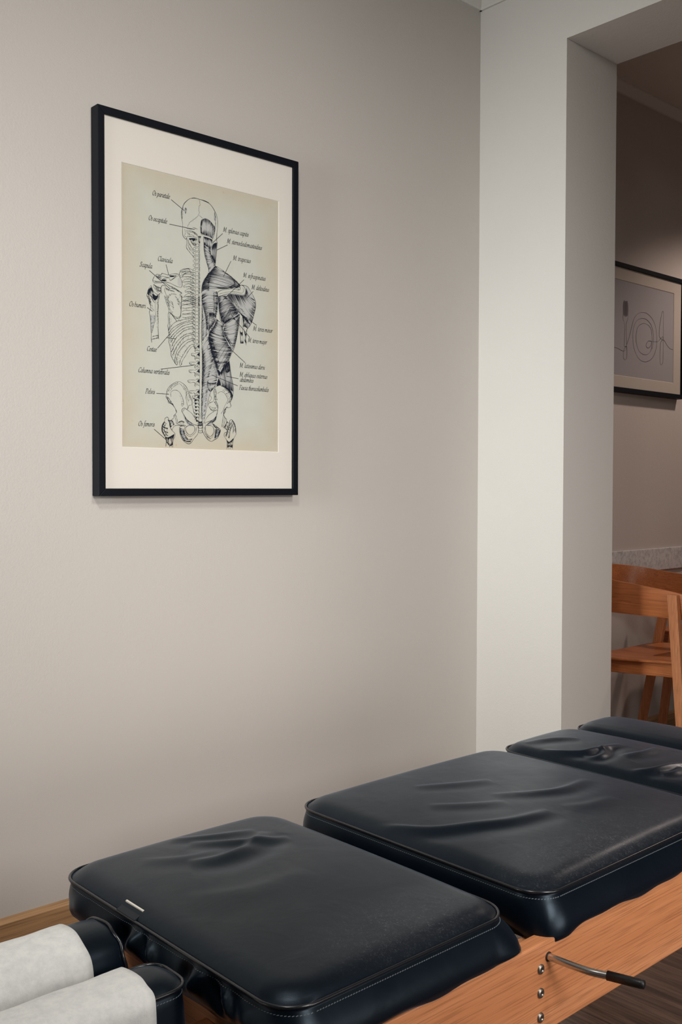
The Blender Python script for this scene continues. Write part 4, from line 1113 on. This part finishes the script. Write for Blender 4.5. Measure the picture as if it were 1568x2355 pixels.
def art_anatomy(parent, yp):
    ink = Ink(); draw(ART1, ink, 1.12)
    ink.mesh('figure', [M['ink'], M['wash1'], M['wash2']], 1.2417, yp, 1.17164, parent)
    for (t_, x, y, w) in TEXTS:
        k = Ink(); write(k, t_, x, y, w); k.mesh('caption', [M['ink']], 1.2417, yp, 1.17164, parent)
FX0, FX1, FZ0, FZ1 = .53349 * 2.2, .819 * 2.2, 1.075 - .01153 * 2.2, 1.075 + .41736 * 2.2
picture('anatomy_picture', 'tall black framed anatomy print of a back with bones and muscles', FX0, FX1, FZ0, FZ1, YW, 1.2430, 1.7348, 1.1717, 1.8695, M['poster'], art_anatomy)
def art_cutlery(parent, yp):
    ink = Ink(); draw(ART2, ink, .88)
    ink.mesh('line_drawing', [M['ink2'], M['wash3'], M['wash3']], 3.40, yp, 1.25, parent)
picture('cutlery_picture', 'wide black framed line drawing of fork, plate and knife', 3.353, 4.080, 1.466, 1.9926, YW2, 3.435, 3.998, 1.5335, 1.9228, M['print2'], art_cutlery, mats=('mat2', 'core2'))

# ------------------------------------------------------------------ felt strip on the far wall
m = MB()
def rrect2(x0, x1, z0, z1, r, n=6):
    P = []
    for cx, cz, a0 in ((x1 - r, z0 + r, -90), (x1 - r, z1 - r, 0), (x0 + r, z1 - r, 90), (x0 + r, z0 + r, 180)):
        for k in range(n + 1):
            a = radians(a0 + 90 * k / n); P.append((cx + r * cos(a), cz + r * sin(a)))
    return P
m.prism(rrect2(3.20, 4.165, .712, .808, .036), 'y', YW2 - .009, YW2)
fs_ = m.build('felt_strip', M['felt'], org=(3.67, YW2, .712), bevel=.002)
tag(fs_, 'mottled grey felt strip with rounded corners on the far wall behind the chairs', 'wall guard')

# ------------------------------------------------------------------ treatment table
table = thing('treatment_table', (1.39, 1.07, 0), 'low oak treatment table with four black vinyl cushions', 'treatment table')
RF = .800; RB = 1.338; XT0, XT1 = .700, 2.118; RZ0, RZ1 = .325, .4515
m = MB(); m.box((XT0, RF, RZ0), (XT1, RF + .024, RZ1)); rail = m.build('side_rail', M['rail'], table, bevel=.002)
m = MB(); m.box((XT0, RB - .024, RZ0), (XT1, RB, RZ1)); m.build('side_rail', M['rail'], table, bevel=.002)
for x in (XT0, XT1 - .024):
    m = MB(); m.box((x, RF + .024, RZ0), (x + .024, RB - .024, RZ1 - .004)); m.build('end_rail', M['rail_y'], table, bevel=.002)
for x in (1.064, 1.93):
    m = MB(); m.box((x, RF + .046, .35), (x + .05, RB - .046, .43)); m.build('cross_bar', M['rail_y'], table, bevel=.002)
    for y in (RF + .024, RB - .046):
        m = MB(); m.box((x - .006, y, 0), (x + .064, y + .022, .44)); m.build('leg', M['rail_z'], table, bevel=.002)
# bolts
for z in (.4165, .3835, .3495):
    m = MB(); c = Vector((1.0965, RF, z)); n = 28
    prof = [(.0070, 0), (.0070, -.0010), (.0062, -.0021), (.0045, -.0029), (.0026, -.0032), (.0026, -.0012), (.0001, -.0012)]
    vs = []; fs = []
    for (r_, d_) in prof:
        nn = n
        for k in range(n): a = 2 * pi * k / n; vs.append((c.x + r_ * cos(a), c.y + d_, c.z + r_ * sin(a)))
    for i in range(len(prof) - 1):
        for k in range(n): fs.append((i * n + k, i * n + (k + 1) % n, (i + 1) * n + (k + 1) % n, (i + 1) * n + k))
    m.add(vs, fs)
    bt = m.build('bolt', M['steel'], table, smooth=True)
    h = MB(); h.prism([(c.x + .0025 * cos(radians(60 * k)), c.z + .0025 * sin(radians(60 * k))) for k in range(6)], 'y', RF - .0016, RF - .0006)
    h.build('hex_socket', M['hole'], bt)
# lever
lv = bpy.data.objects.new('lever', None)
pth = smooth_path([(1.1140, .803, .4285), (1.1155, .780, .4285), (1.118, .757, .4280), (1.121, .738, .4280), (1.1255, .724, .4282), (1.1315, .706, .4290)], 6)
m = MB(); m.tube(pth, .0050, 20); lever = m.build('lever', M['chrome'], table, smooth=True); lever['label'] = 'chrome lever tube sticking out of the side rail'
m = MB(); m.tube([(1.1283, .7165, .4286), (1.1285, .7160, .4286), (1.1385, .674, .4300), (1.1398, .6685, .4302), (1.1400, .6675, .4302)], [.0052, .0064, .0062, .0056, .0030], 20); m.build('grip', M['rubber'], lever, smooth=True)
m = MB()
m.tube([(1.1140, .7992, .4285), (1.1140, .8008, .4285)], .0068, 20); m.build('lever_hole', M['hole'], table)
bpy.data.objects.remove(lv)

def outline(x0, x1, y0, y1, r, step=.0045):
    P = []
    def seg(a, c):
        L_ = math.dist(a, c); n = max(2, int(L_ / step))
        for k in range(n): P.append((a[0] + (c[0] - a[0]) * k / n, a[1] + (c[1] - a[1]) * k / n))
    def arc(cx, cy, a0):
        n = max(8, int(r * pi / 2 / step * 1.3))
        for k in range(n): a = radians(a0 + 90 * k / n); P.append((cx + r * cos(a), cy + r * sin(a)))
    seg((x0 + r, y0), (x1 - r, y0)); arc(x1 - r, y0 + r, -90)
    seg((x1, y0 + r), (x1, y1 - r)); arc(x1 - r, y1 - r, 0)
    seg((x1 - r, y1), (x0 + r, y1)); arc(x0 + r, y1 - r, 90)
    seg((x0, y1 - r), (x0, y0 + r)); arc(x0 + r, y0 + r, 180)
    return np.array(P)

FE = .85
def ridge(X, Y, pts, amp, w, asym=.7):
    """a fold in the cover along a curved line, height added at X, Y"""
    P = np.array(smooth_path(pts, 8)); best = np.full(X.shape, 1e9); sg = np.zeros(X.shape); tt = np.zeros(X.shape)
    for i in range(len(P) - 1):
        a, c = P[i], P[i + 1]; d = c - a; L2 = d @ d + 1e-12
        t = np.clip(((X - a[0]) * d[0] + (Y - a[1]) * d[1]) / L2, 0, 1)
        dx, dy = X - (a[0] + t * d[0]), Y - (a[1] + t * d[1]); q = dx * dx + dy * dy
        mk = q < best; best = np.where(mk, q, best); cr = d[0] * dy - d[1] * dx; sg = np.where(mk, np.sign(cr), sg); tt = np.where(mk, (i + t) / (len(P) - 1), tt)
    s = np.sqrt(best) * sg; env = np.sin(pi * np.clip(tt, .0, 1)) ** .7
    endfall = env
    return 1.35 * amp * endfall * (np.exp(-(s / np.where(s > 0, .55 * w, 1.1 * w)) ** 2) - .6 * asym * np.exp(-((s + 2.0 * w) / (w * 1.2)) ** 2))

def cushion(name, label, x0, x1, y0, y1, zt, zb, r=.045, crown=.013, edge=.040, lip=.0115, folds=(), side_folds=(), flare=None, mat=None, droop=None, parent=table):
    cx, cy = (x0 + x1) / 2, (y0 + y1) / 2; hw = min(x1 - x0, y1 - y0) / 2
    O = outline(x0, x1, y0, y1, r); n = len(O)
    rings = []
    # side rings, bottom to rim
    K = 9
    d = O - np.array([cx, cy]); dn = np.roll(O, -1, 0) - np.roll(O, 1, 0); nrm = np.c_[dn[:, 1], -dn[:, 0]]; nrm /= np.linalg.norm(nrm, axis=1)[:, None]
    s_arc = np.r_[0, np.cumsum(np.linalg.norm(np.diff(O, axis=0), axis=1))]
    def off_at(A, t):
        off = np.full(len(A), .0045 * sin(pi * t ** .8) - .001)
        if flare is not None: off = off + flare(A[:, 0], A[:, 1]) * (1 - t) ** FE
        for (px, py, w, a, lean) in side_folds:
            dd = A[:, 1] - (py + lean * (1 - t)); near = (np.abs(A[:, 0] - px) < .01)
            off = off + near * a * sin(pi * min(1, max(0, (1 - t) * 1.15))) * (np.exp(-(dd / w) ** 2) - .8 * np.exp(-((dd - 1.5 * w) / w) ** 2))
        return off
    for k in range(K):
        t = k / (K - 1)                        # 0 bottom .. 1 rim
        z = zb + (zt - .0055 - zb) * t
        off = off_at(O, t)
        zz = z + (0 if k else 1) * (.0025 * np.sin(s_arc * 23) + .0015 * np.sin(s_arc * 61))
        if droop: zz = zz - droop[2] * (1 - t) * np.exp(-((O[:, 0] - droop[0]) ** 2 + (O[:, 1] - droop[1]) ** 2) / .05 ** 2)
        rings.append(np.c_[O + nrm * off[:, None], np.broadcast_to(zz, n)])
    # seam groove then rim
    rings.append(np.c_[O - nrm * .0022, np.full(n, zt - .0030)])
    rings.append(np.c_[O - nrm * .0004, np.full(n, zt)])
    svals = [1 - .012, 1 - .03, 1 - .05] + list(np.linspace(.93, .02, 64))
    for s in svals:
        R_ = np.array([cx, cy]) + d * s
        # true inward distance from the outline box
        dist = np.minimum(np.minimum(R_[:, 0] - x0, x1 - R_[:, 0]), np.minimum(R_[:, 1] - y0, y1 - R_[:, 1]))
        r2 = .058; qx = np.abs(R_[:, 0] - cx) - (x1 - x0) / 2 + min(r2, hw * .9); qy = np.abs(R_[:, 1] - cy) - (y1 - y0) / 2 + min(r2, hw * .9)
        sd = np.hypot(np.maximum(qx, 0), np.maximum(qy, 0)) + np.minimum(np.maximum(qx, qy), 0) - min(r2, hw * .9)
        dist = np.maximum(-sd, 0)
        u = np.clip(dist / edge, 0, 1); z = zt + lip * (1 - (1 - u) ** 3.0)
        gx = 1 - ((R_[:, 0] - cx) / ((x1 - x0) / 2)) ** 2; gy = 1 - ((R_[:, 1] - cy) / ((y1 - y0) / 2)) ** 2
        z = z + crown * np.clip(gx, 0, 1) ** .6 * np.clip(gy, 0, 1) ** .6
        fade = np.clip(dist / .03, 0, 1)
        for fo in folds: z = z + ridge(R_[:, 0], R_[:, 1], *fo) * fade
        rings.append(np.c_[R_, z])
    V = np.concatenate(rings); F = []
    for i in range(len(rings) - 1):
        for k in range(n): F.append((i * n + k, i * n + (k + 1) % n, (i + 1) * n + (k + 1) % n, (i + 1) * n + k))
    F.append(tuple(range((len(rings) - 1) * n, len(rings) * n))); F.append(tuple(range(n))[::-1])
    m = MB(); m.v = [tuple(p) for p in V]; m.f = F; m.m = [0] * len(F)
    o = m.build(name, mat or M['leather_head'], parent, smooth=True, org=(cx, cy, zt))
    if label: o['label'] = label
    # piping along the rim and the stitched seam under it
    g = MB(); rim = O + nrm * .0006
    g.tube([(p[0], p[1], zt + .0006) for p in rim[::2]], .0023, 8, closed=True); g.build('piping', M['piping'], o, smooth=True)
    g = MB(); L_ = s_arc[-1]; q = 0.0
    while q < L_:
        a = np.array([np.interp(q, s_arc, O[:, 0]), np.interp(q, s_arc, O[:, 1])]); nn_ = np.array([np.interp(q, s_arc, nrm[:, 0]), np.interp(q, s_arc, nrm[:, 1])])
        nn_ /= np.linalg.norm(nn_); tn = np.array([-nn_[1], nn_[0]]); tz = 1 - .0030 / (zt - .0055 - zb)
        base_ = off_at(np.array([a]), tz)[0]
        c0 = a + nn_ * base_; h1 = .0013; zz = zt - .0085; P_ = []
        for (du, dz, dn_) in ((-h1, -.00032, -.0006), (h1, -.00032, -.0006), (h1, -.00032, .0003), (-h1, -.00032, .0003), (-h1, .00032, -.0006), (h1, .00032, -.0006), (h1, .00032, .0003), (-h1, .00032, .0003)):
            w_ = c0 + tn * du + nn_ * dn_; P_.append((w_[0], w_[1], zz + dz + du * .2))
        g.hexa(P_); q += .0042
    g.build('stitching', M['thread'], o)
    return o

def front(Y, a=.0165):
    return a * np.clip((.850 - Y) / .03, 0, 1) ** 1.5
def fl1(X, Y):
    return front(Y) + .036 * np.clip((X - 1.00) / .048, 0, 1) ** 1.5 * np.clip((1.0 - Y) / .2, .25, 1)
M['leather_a'] = leather('black_vinyl_scuffed_small', [(.04, -.205, .014, .20, .085, .95)])
M['leather_b'] = leather('black_vinyl_scuffed_large', [(-.06, -.225, .014, .33, .11, 1.0)])
M['leather_c'] = leather('black_vinyl_creased', soft=-.02)
c1 = cushion('cushion', 'near square vinyl cushion with a white tag on its seam', .658, 1.048, .812, 1.338, .5050, .455, folds=[
    ([(.79, 1.20), (.83, 1.183), (.87, 1.186), (.91, 1.20), (.955, 1.235)], .0042, .016, .9),
    ([(.84, 1.272), (.88, 1.235), (.92, 1.208), (.97, 1.19)], .0030, .012, .8),
    ([(.83, 1.31), (.88, 1.275), (.95, 1.25)], .0022, .012, .6),
    ([(.72, 1.10), (.80, 1.06), (.90, 1.06)], .0010, .03, .5), ([(.75, 1.26), (.80, 1.22), (.86, 1.21)], .0012, .016, .6)],
    side_folds=[(.658, 1.115, .014, .010, .02), (.658, 1.085, .010, .008, -.01), (.658, .975, .013, .012, .015), (.658, .925, .012, .010, -.02), (.658, 1.27, .02, .004, .01), (.658, .88, .02, .006, .0)],
    flare=fl1, mat=M['leather_a'])
c2 = cushion('cushion', 'long middle vinyl cushion with a light scuff near its front edge', 1.112, 1.660, .812, 1.343, .5060, .4545, folds=[
    ([(1.10, 1.18), (1.13, 1.12), (1.165, 1.062), (1.23, 1.024), (1.29, .998), (1.37, .985)], .0042, .015, .85),
    ([(1.36, 1.10), (1.43, 1.058), (1.49, 1.04), (1.58, 1.05)], .0024, .014, .7),
    ([(1.24, 1.14), (1.29, 1.095), (1.35, 1.06)], .0017, .014, .6), ([(1.30, 1.23), (1.37, 1.184), (1.43, 1.16)], .0020, .014, .6),
    ([(1.40, .98), (1.45, .96), (1.52, .955)], .0012, .02, .5)],
    flare=lambda X, Y: .003 + front(Y), mat=M['leather_b'], droop=(1.112, .812, .013))
c3 = cushion('cushion', 'narrow deeply creased vinyl cushion', 1.682, 1.938, .812, 1.343, .5050, .4545, crown=.013, folds=[
    ([(1.700, 1.245), (1.712, 1.20), (1.73, 1.165), (1.755, 1.155), (1.79, 1.15), (1.84, 1.14)], .0048, .012, .9), ([(1.715, 1.15), (1.730, 1.125), (1.765, 1.132), (1.785, 1.155)], .0044, .011, .7),
    ([(1.70, 1.03), (1.73, 1.0), (1.78, .985), (1.83, .965)], .0042, .013, .8), ([(1.72, .98), (1.745, .965), (1.78, .965)], .0032, .011, .7),
    ([(1.72, 1.30), (1.78, 1.272), (1.82, 1.23)], .0030, .014, .7), ([(1.76, 1.09), (1.82, 1.07), (1.88, 1.075)], .0028, .016, .7), ([(1.72, .91), (1.77, .89), (1.83, .89)], .0030, .015, .7)],
    flare=lambda X, Y: .003 + front(Y), mat=M['leather_c'])
c4 = cushion('cushion', 'smooth vinyl cushion at the foot end', 1.952, 2.118, .812, 1.343, .5055, .4545, crown=.011, flare=lambda X, Y: .003 + front(Y))
for xa, xb in ((.73, 1.080), (1.125, 1.65), (1.69, 1.93), (1.96, 2.09)):
    m = MB(); m.box((xa, RF + .026, .434), (xb, RB - .026, .4525)); m.build('cushion_base', M['black_cloth'], table)
# cloth tag on the seam of the first cushion
m = MB(); m.hexa([(.6560, 1.168, .5050), (.6560, 1.122, .5050), (.6700, 1.122, .5125), (.6700, 1.168, .5125), (.6560, 1.168, .5085), (.6560, 1.122, .5085), (.6700, 1.122, .5145), (.6700, 1.168, .5145)])
tg = m.build('care_tag', M['black_cloth'], c1, bevel=.0005)
m = MB(); m.hexa([(.6690, 1.166, .5120), (.6690, 1.122, .5120), (.6722, 1.122, .5125), (.6722, 1.166, .5125), (.6688, 1.166, .5172), (.6688, 1.122, .5168), (.6712, 1.122, .5172), (.6712, 1.166, .5176)])
m.build('tag_edge', M['tag'], tg)['label'] = 'white folded edge of the tag'

# head pads
def pad_profile(y0, y1, zb, zs, zp, power=2.3, n=28):
    """closed section: flat bottom, upright sides to zs, dome up to zp"""
    yc, h = (y0 + y1) / 2, (y1 - y0) / 2; P = [(y0, zb)]
    for k in range(5): P.append((y0, zb + (zs - zb) * (k + 1) / 6))
    for k in range(n + 1):
        a = pi - pi * k / n; c, s_ = cos(a), sin(a)
        P.append((yc + h * math.copysign(abs(c) ** (2 / power), c), zs + (zp - zs) * abs(s_) ** (2 / power)))
    for k in range(5): P.append((y1, zs - (zs - zb) * (k + 1) / 6))
    P.append((y1, zb)); return P
def loft(mb, profs, xs, cap0=True, cap1=True):
    n = len(profs[0]); vs = [(x, p[0], p[1]) for P, x in zip(profs, xs) for p in P]; fs = []
    for i in range(len(xs) - 1):
        for k in range(n): fs.append((i * n + k, (i + 1) * n + k, (i + 1) * n + (k + 1) % n, i * n + (k + 1) % n))
    if cap0: fs.append(tuple(range(n)))
    if cap1: fs.append(tuple(range((len(xs) - 1) * n, len(xs) * n))[::-1])
    mb.add(vs, fs)
def scaled(P, s, c): return [(c[0] + (p[0] - c[0]) * s, c[1] + (p[1] - c[1]) * s) for p in P]
# far pad: half round
PA = pad_profile(1.108, 1.228, .425, .448, .4985, 2.2)
ca = (1.168, .455)
m = MB(); xs = [.300, .304, .312, .45, .56, .606, .622, .632, .6375, .6395]; ss = [.90, .97, 1, 1, 1, 1, .99, .965, .945, .90]
loft(m, [scaled(PA, s, ca) for s in ss], xs)
padA = m.build('head_pad', M['leather_head'], table, smooth=True); padA['label'] = 'half round black head pad nearer the wall'
m = MB(); m.tube([(.6365 + .0012 * sin(i * 1.1), p[0], p[1]) for i, p in enumerate(scaled(PA, .975, ca)) ][2:-2], .0024, 8); m.build('piping', M['piping'], padA, smooth=True)
# near pad: boxy with a seam
padB = cushion('head_pad', 'boxy black head pad nearer the viewer', .300, .628, .948, 1.024, .4985, .405, r=.024, crown=.002, edge=.036, lip=.010, mat=M['leather_head'])
# pad supports
for (yc_, nm) in ((1.168, 'a'), (.993, 'b')):
    m = MB(); m.box((.34, yc_ - .03, .385), (.700, yc_ + .03, .405)); m.build('pad_bracket', M['rail'], table, bevel=.002)
m = MB(); m.box((.36, 1.140, .405), (.60, 1.196, .425)); m.build('pad_block', M['rail'], table, bevel=.002)

# paper covers over the pads
def cover(name, label, P, xs, bulge, group):
    t_ = .0006
    yc_ = sum(p[0] for p in P) / len(P)
    m = MB(); n = len(P)
    offs = []
    rows_o, rows_i = [], []
    for x in xs:
        ro = [(x + .0008 * sin(k * .7), p[0] + bulge * .0006 * sin(x * 60 + k * .4), p[1] + .0004 * sin(x * 90 + k)) for k, p in enumerate(P)]
        rows_o.append(ro)
    vs = [q for r_ in rows_o for q in r_]
    fs = [(i * n + k, (i + 1) * n + k, (i + 1) * n + k + 1, i * n + k + 1) for i in range(len(xs) - 1) for k in range(n - 1)]
    m.add(vs, fs)
    o = m.build(name, M['towel'], smooth=True, org=(sum(xs) / len(xs), yc_, P[0][1]))
    sd = o.modifiers.new('thick', 'SOLIDIFY'); sd.thickness = .0007; sd.offset = 1
    return tag(o, label, 'cover', group)
PAo = pad_profile(1.1045, 1.2320, .405, .448, .5020, 2.15)
cover('paper_cover', 'grey white paper cover over the half round pad nearer the wall', PAo, list(np.linspace(.305, .590, 24)), 1, 'paper covers on the head pads')
PBo = pad_profile(.9405, 1.0310, .395, .4830, .5140, 2.9)
cover('paper_cover', 'grey white paper cover over the boxy pad nearest the viewer', PBo, list(np.linspace(.305, .578, 24)), 1, 'paper covers on the head pads')

# ------------------------------------------------------------------ armchairs in the next room
def make_chair(ox, oy):
    t = thing('armchair', (ox, oy, 0), 'bent wood armchair beside the pillar with wide curved back', 'chair', 'wooden armchairs along the far wall')
    W = lambda x, y, z: (ox + x, oy + y, z)
    # seat panel, tilted back
    zz = lambda y: .465 - .056 * (y)
    P = []
    for cx, cy, a0, r in ((.180, -.21, -90, .04), (.188, .160, 0, .055), (-.188, .160, 90, .055), (-.180, -.21, 180, .04)):
        for k in range(7): a = radians(a0 + 90 * k / 6); P.append((cx + r * cos(a), cy + r * sin(a)))
    n = len(P); m = MB()
    rings = []
    for (s_, dz) in ((.985, -.010), (1, -.008), (1, -.002), (.985, 0.0), (.93, -.001), (.75, -.006), (.5, -.009), (.25, -.010), (.04, -.010)):
        rings.append([W(p[0] * s_, p[1] * s_ - .0, zz(p[1] * s_) + dz) for p in P])
    vs = [q for r_ in rings for q in r_]; fs = [(i * n + k, i * n + (k + 1) % n, (i + 1) * n + (k + 1) % n, (i + 1) * n + k) for i in range(len(rings) - 1) for k in range(n)]
    fs.append(tuple(range((len(rings) - 1) * n, len(rings) * n))); fs.append(tuple(range(n))[::-1])
    m.add(vs, fs); m.build('seat', M['chair_y'], t, smooth=True)
    # apron box under the seat
    m = MB()
    def bar(a, c, th=.018):
        (xa, ya), (xb, yb) = a, c; d = np.array([xb - xa, yb - ya]); L_ = np.hypot(*d); nn_ = np.array([-d[1], d[0]]) / L_ * th
        q = [(xa, ya), (xb, yb), (xb + nn_[0], yb + nn_[1]), (xa + nn_[0], ya + nn_[1])]
        m.hexa([W(x, y, zz(y) - .058) for x, y in q] + [W(x, y, zz(y) - .011) for x, y in q])
    bar((-.210, .17), (-.210, -.215)); bar((.210, -.215), (.210, .17)); bar((-.19, -.232), (.19, -.232)); bar((.19, .188), (-.19, .188))
    m.build('seat_frame', M['chair_y'], t, bevel=.0015)
    # legs: flat tapered boards outside the frame, leaning together towards the band
    for sx in (-1, 1):
        for (yf_, yt_, zt_) in ((-.200, -.128, .706), (.305, .150, .706)):
            m = MB(); xf, xt = sx * .252, sx * .226; h = .0185; th = .022
            # front and rear faces: board width along y, thickness along x
            def sec(x, y, z, h_): return [W(x, y - h_, z), W(x + sx * th, y - h_, z), W(x + sx * th, y + h_, z), W(x, y + h_, z)]
            lo = sec(xf, yf_, 0, .015); hi = sec(xt + 0, yt_, zt_, h)
            if sx < 0: lo = [lo[1], lo[0], lo[3], lo[2]]; hi = [hi[1], hi[0], hi[3], hi[2]]
            m.hexa(lo + hi); m.build('leg', M['chair_z'], t, bevel=.002)
    # bent band
    half = [(.215, -.25, .685, .070), (.223, -.13, .712, .092), (.224, .03, .730, .110), (.218, .15, .742, .122), (.186, .262, .757, .135), (.102, .323, .768, .145)]
    pts = [(-a, b_, c_, d_) for a, b_, c_, d_ in half] + [(0, .338, .770, .148)] + half[::-1]
    Q = np.array(smooth_path(pts, 7)); d = np.gradient(Q[:, :2], axis=0); d /= np.linalg.norm(d, axis=1)[:, None]; nr = np.c_[-d[:, 1], d[:, 0]]
    m = MB(); vs = []
    for q, nn_ in zip(Q, nr):
        x, y, z1_, h = q; tilt = .010
        o_ = np.array([x, y]) + nn_ * .0048; i_ = np.array([x, y]) - nn_ * .0048; ob = o_ - nn_ * tilt * .6; ib = i_ - nn_ * tilt * .6
        vs += [W(o_[0], o_[1], z1_), W(i_[0], i_[1], z1_), W(ib[0], ib[1], z1_ - h), W(ob[0], ob[1], z1_ - h)]
    fs = []
    for i in range(len(Q) - 1):
        for k in range(4): fs.append((i * 4 + k, i * 4 + (k + 1) % 4, (i + 1) * 4 + (k + 1) % 4, (i + 1) * 4 + k))
    fs += [(0, 1, 2, 3), tuple((len(Q) - 1) * 4 + k for k in (3, 2, 1, 0))]
    m.add(vs, fs)
    bd = m.build('backrest', M['chair_y'], t, smooth=True, bevel=.001)
    return t
ch = make_chair(3.353, 1.862)
ch2 = copy_tree(ch, (.632, .062, 0)); ch2.rotation_euler = (0, 0, pi); ch2['label'] = 'matching wood armchair mostly hidden behind the first chair at the right edge'
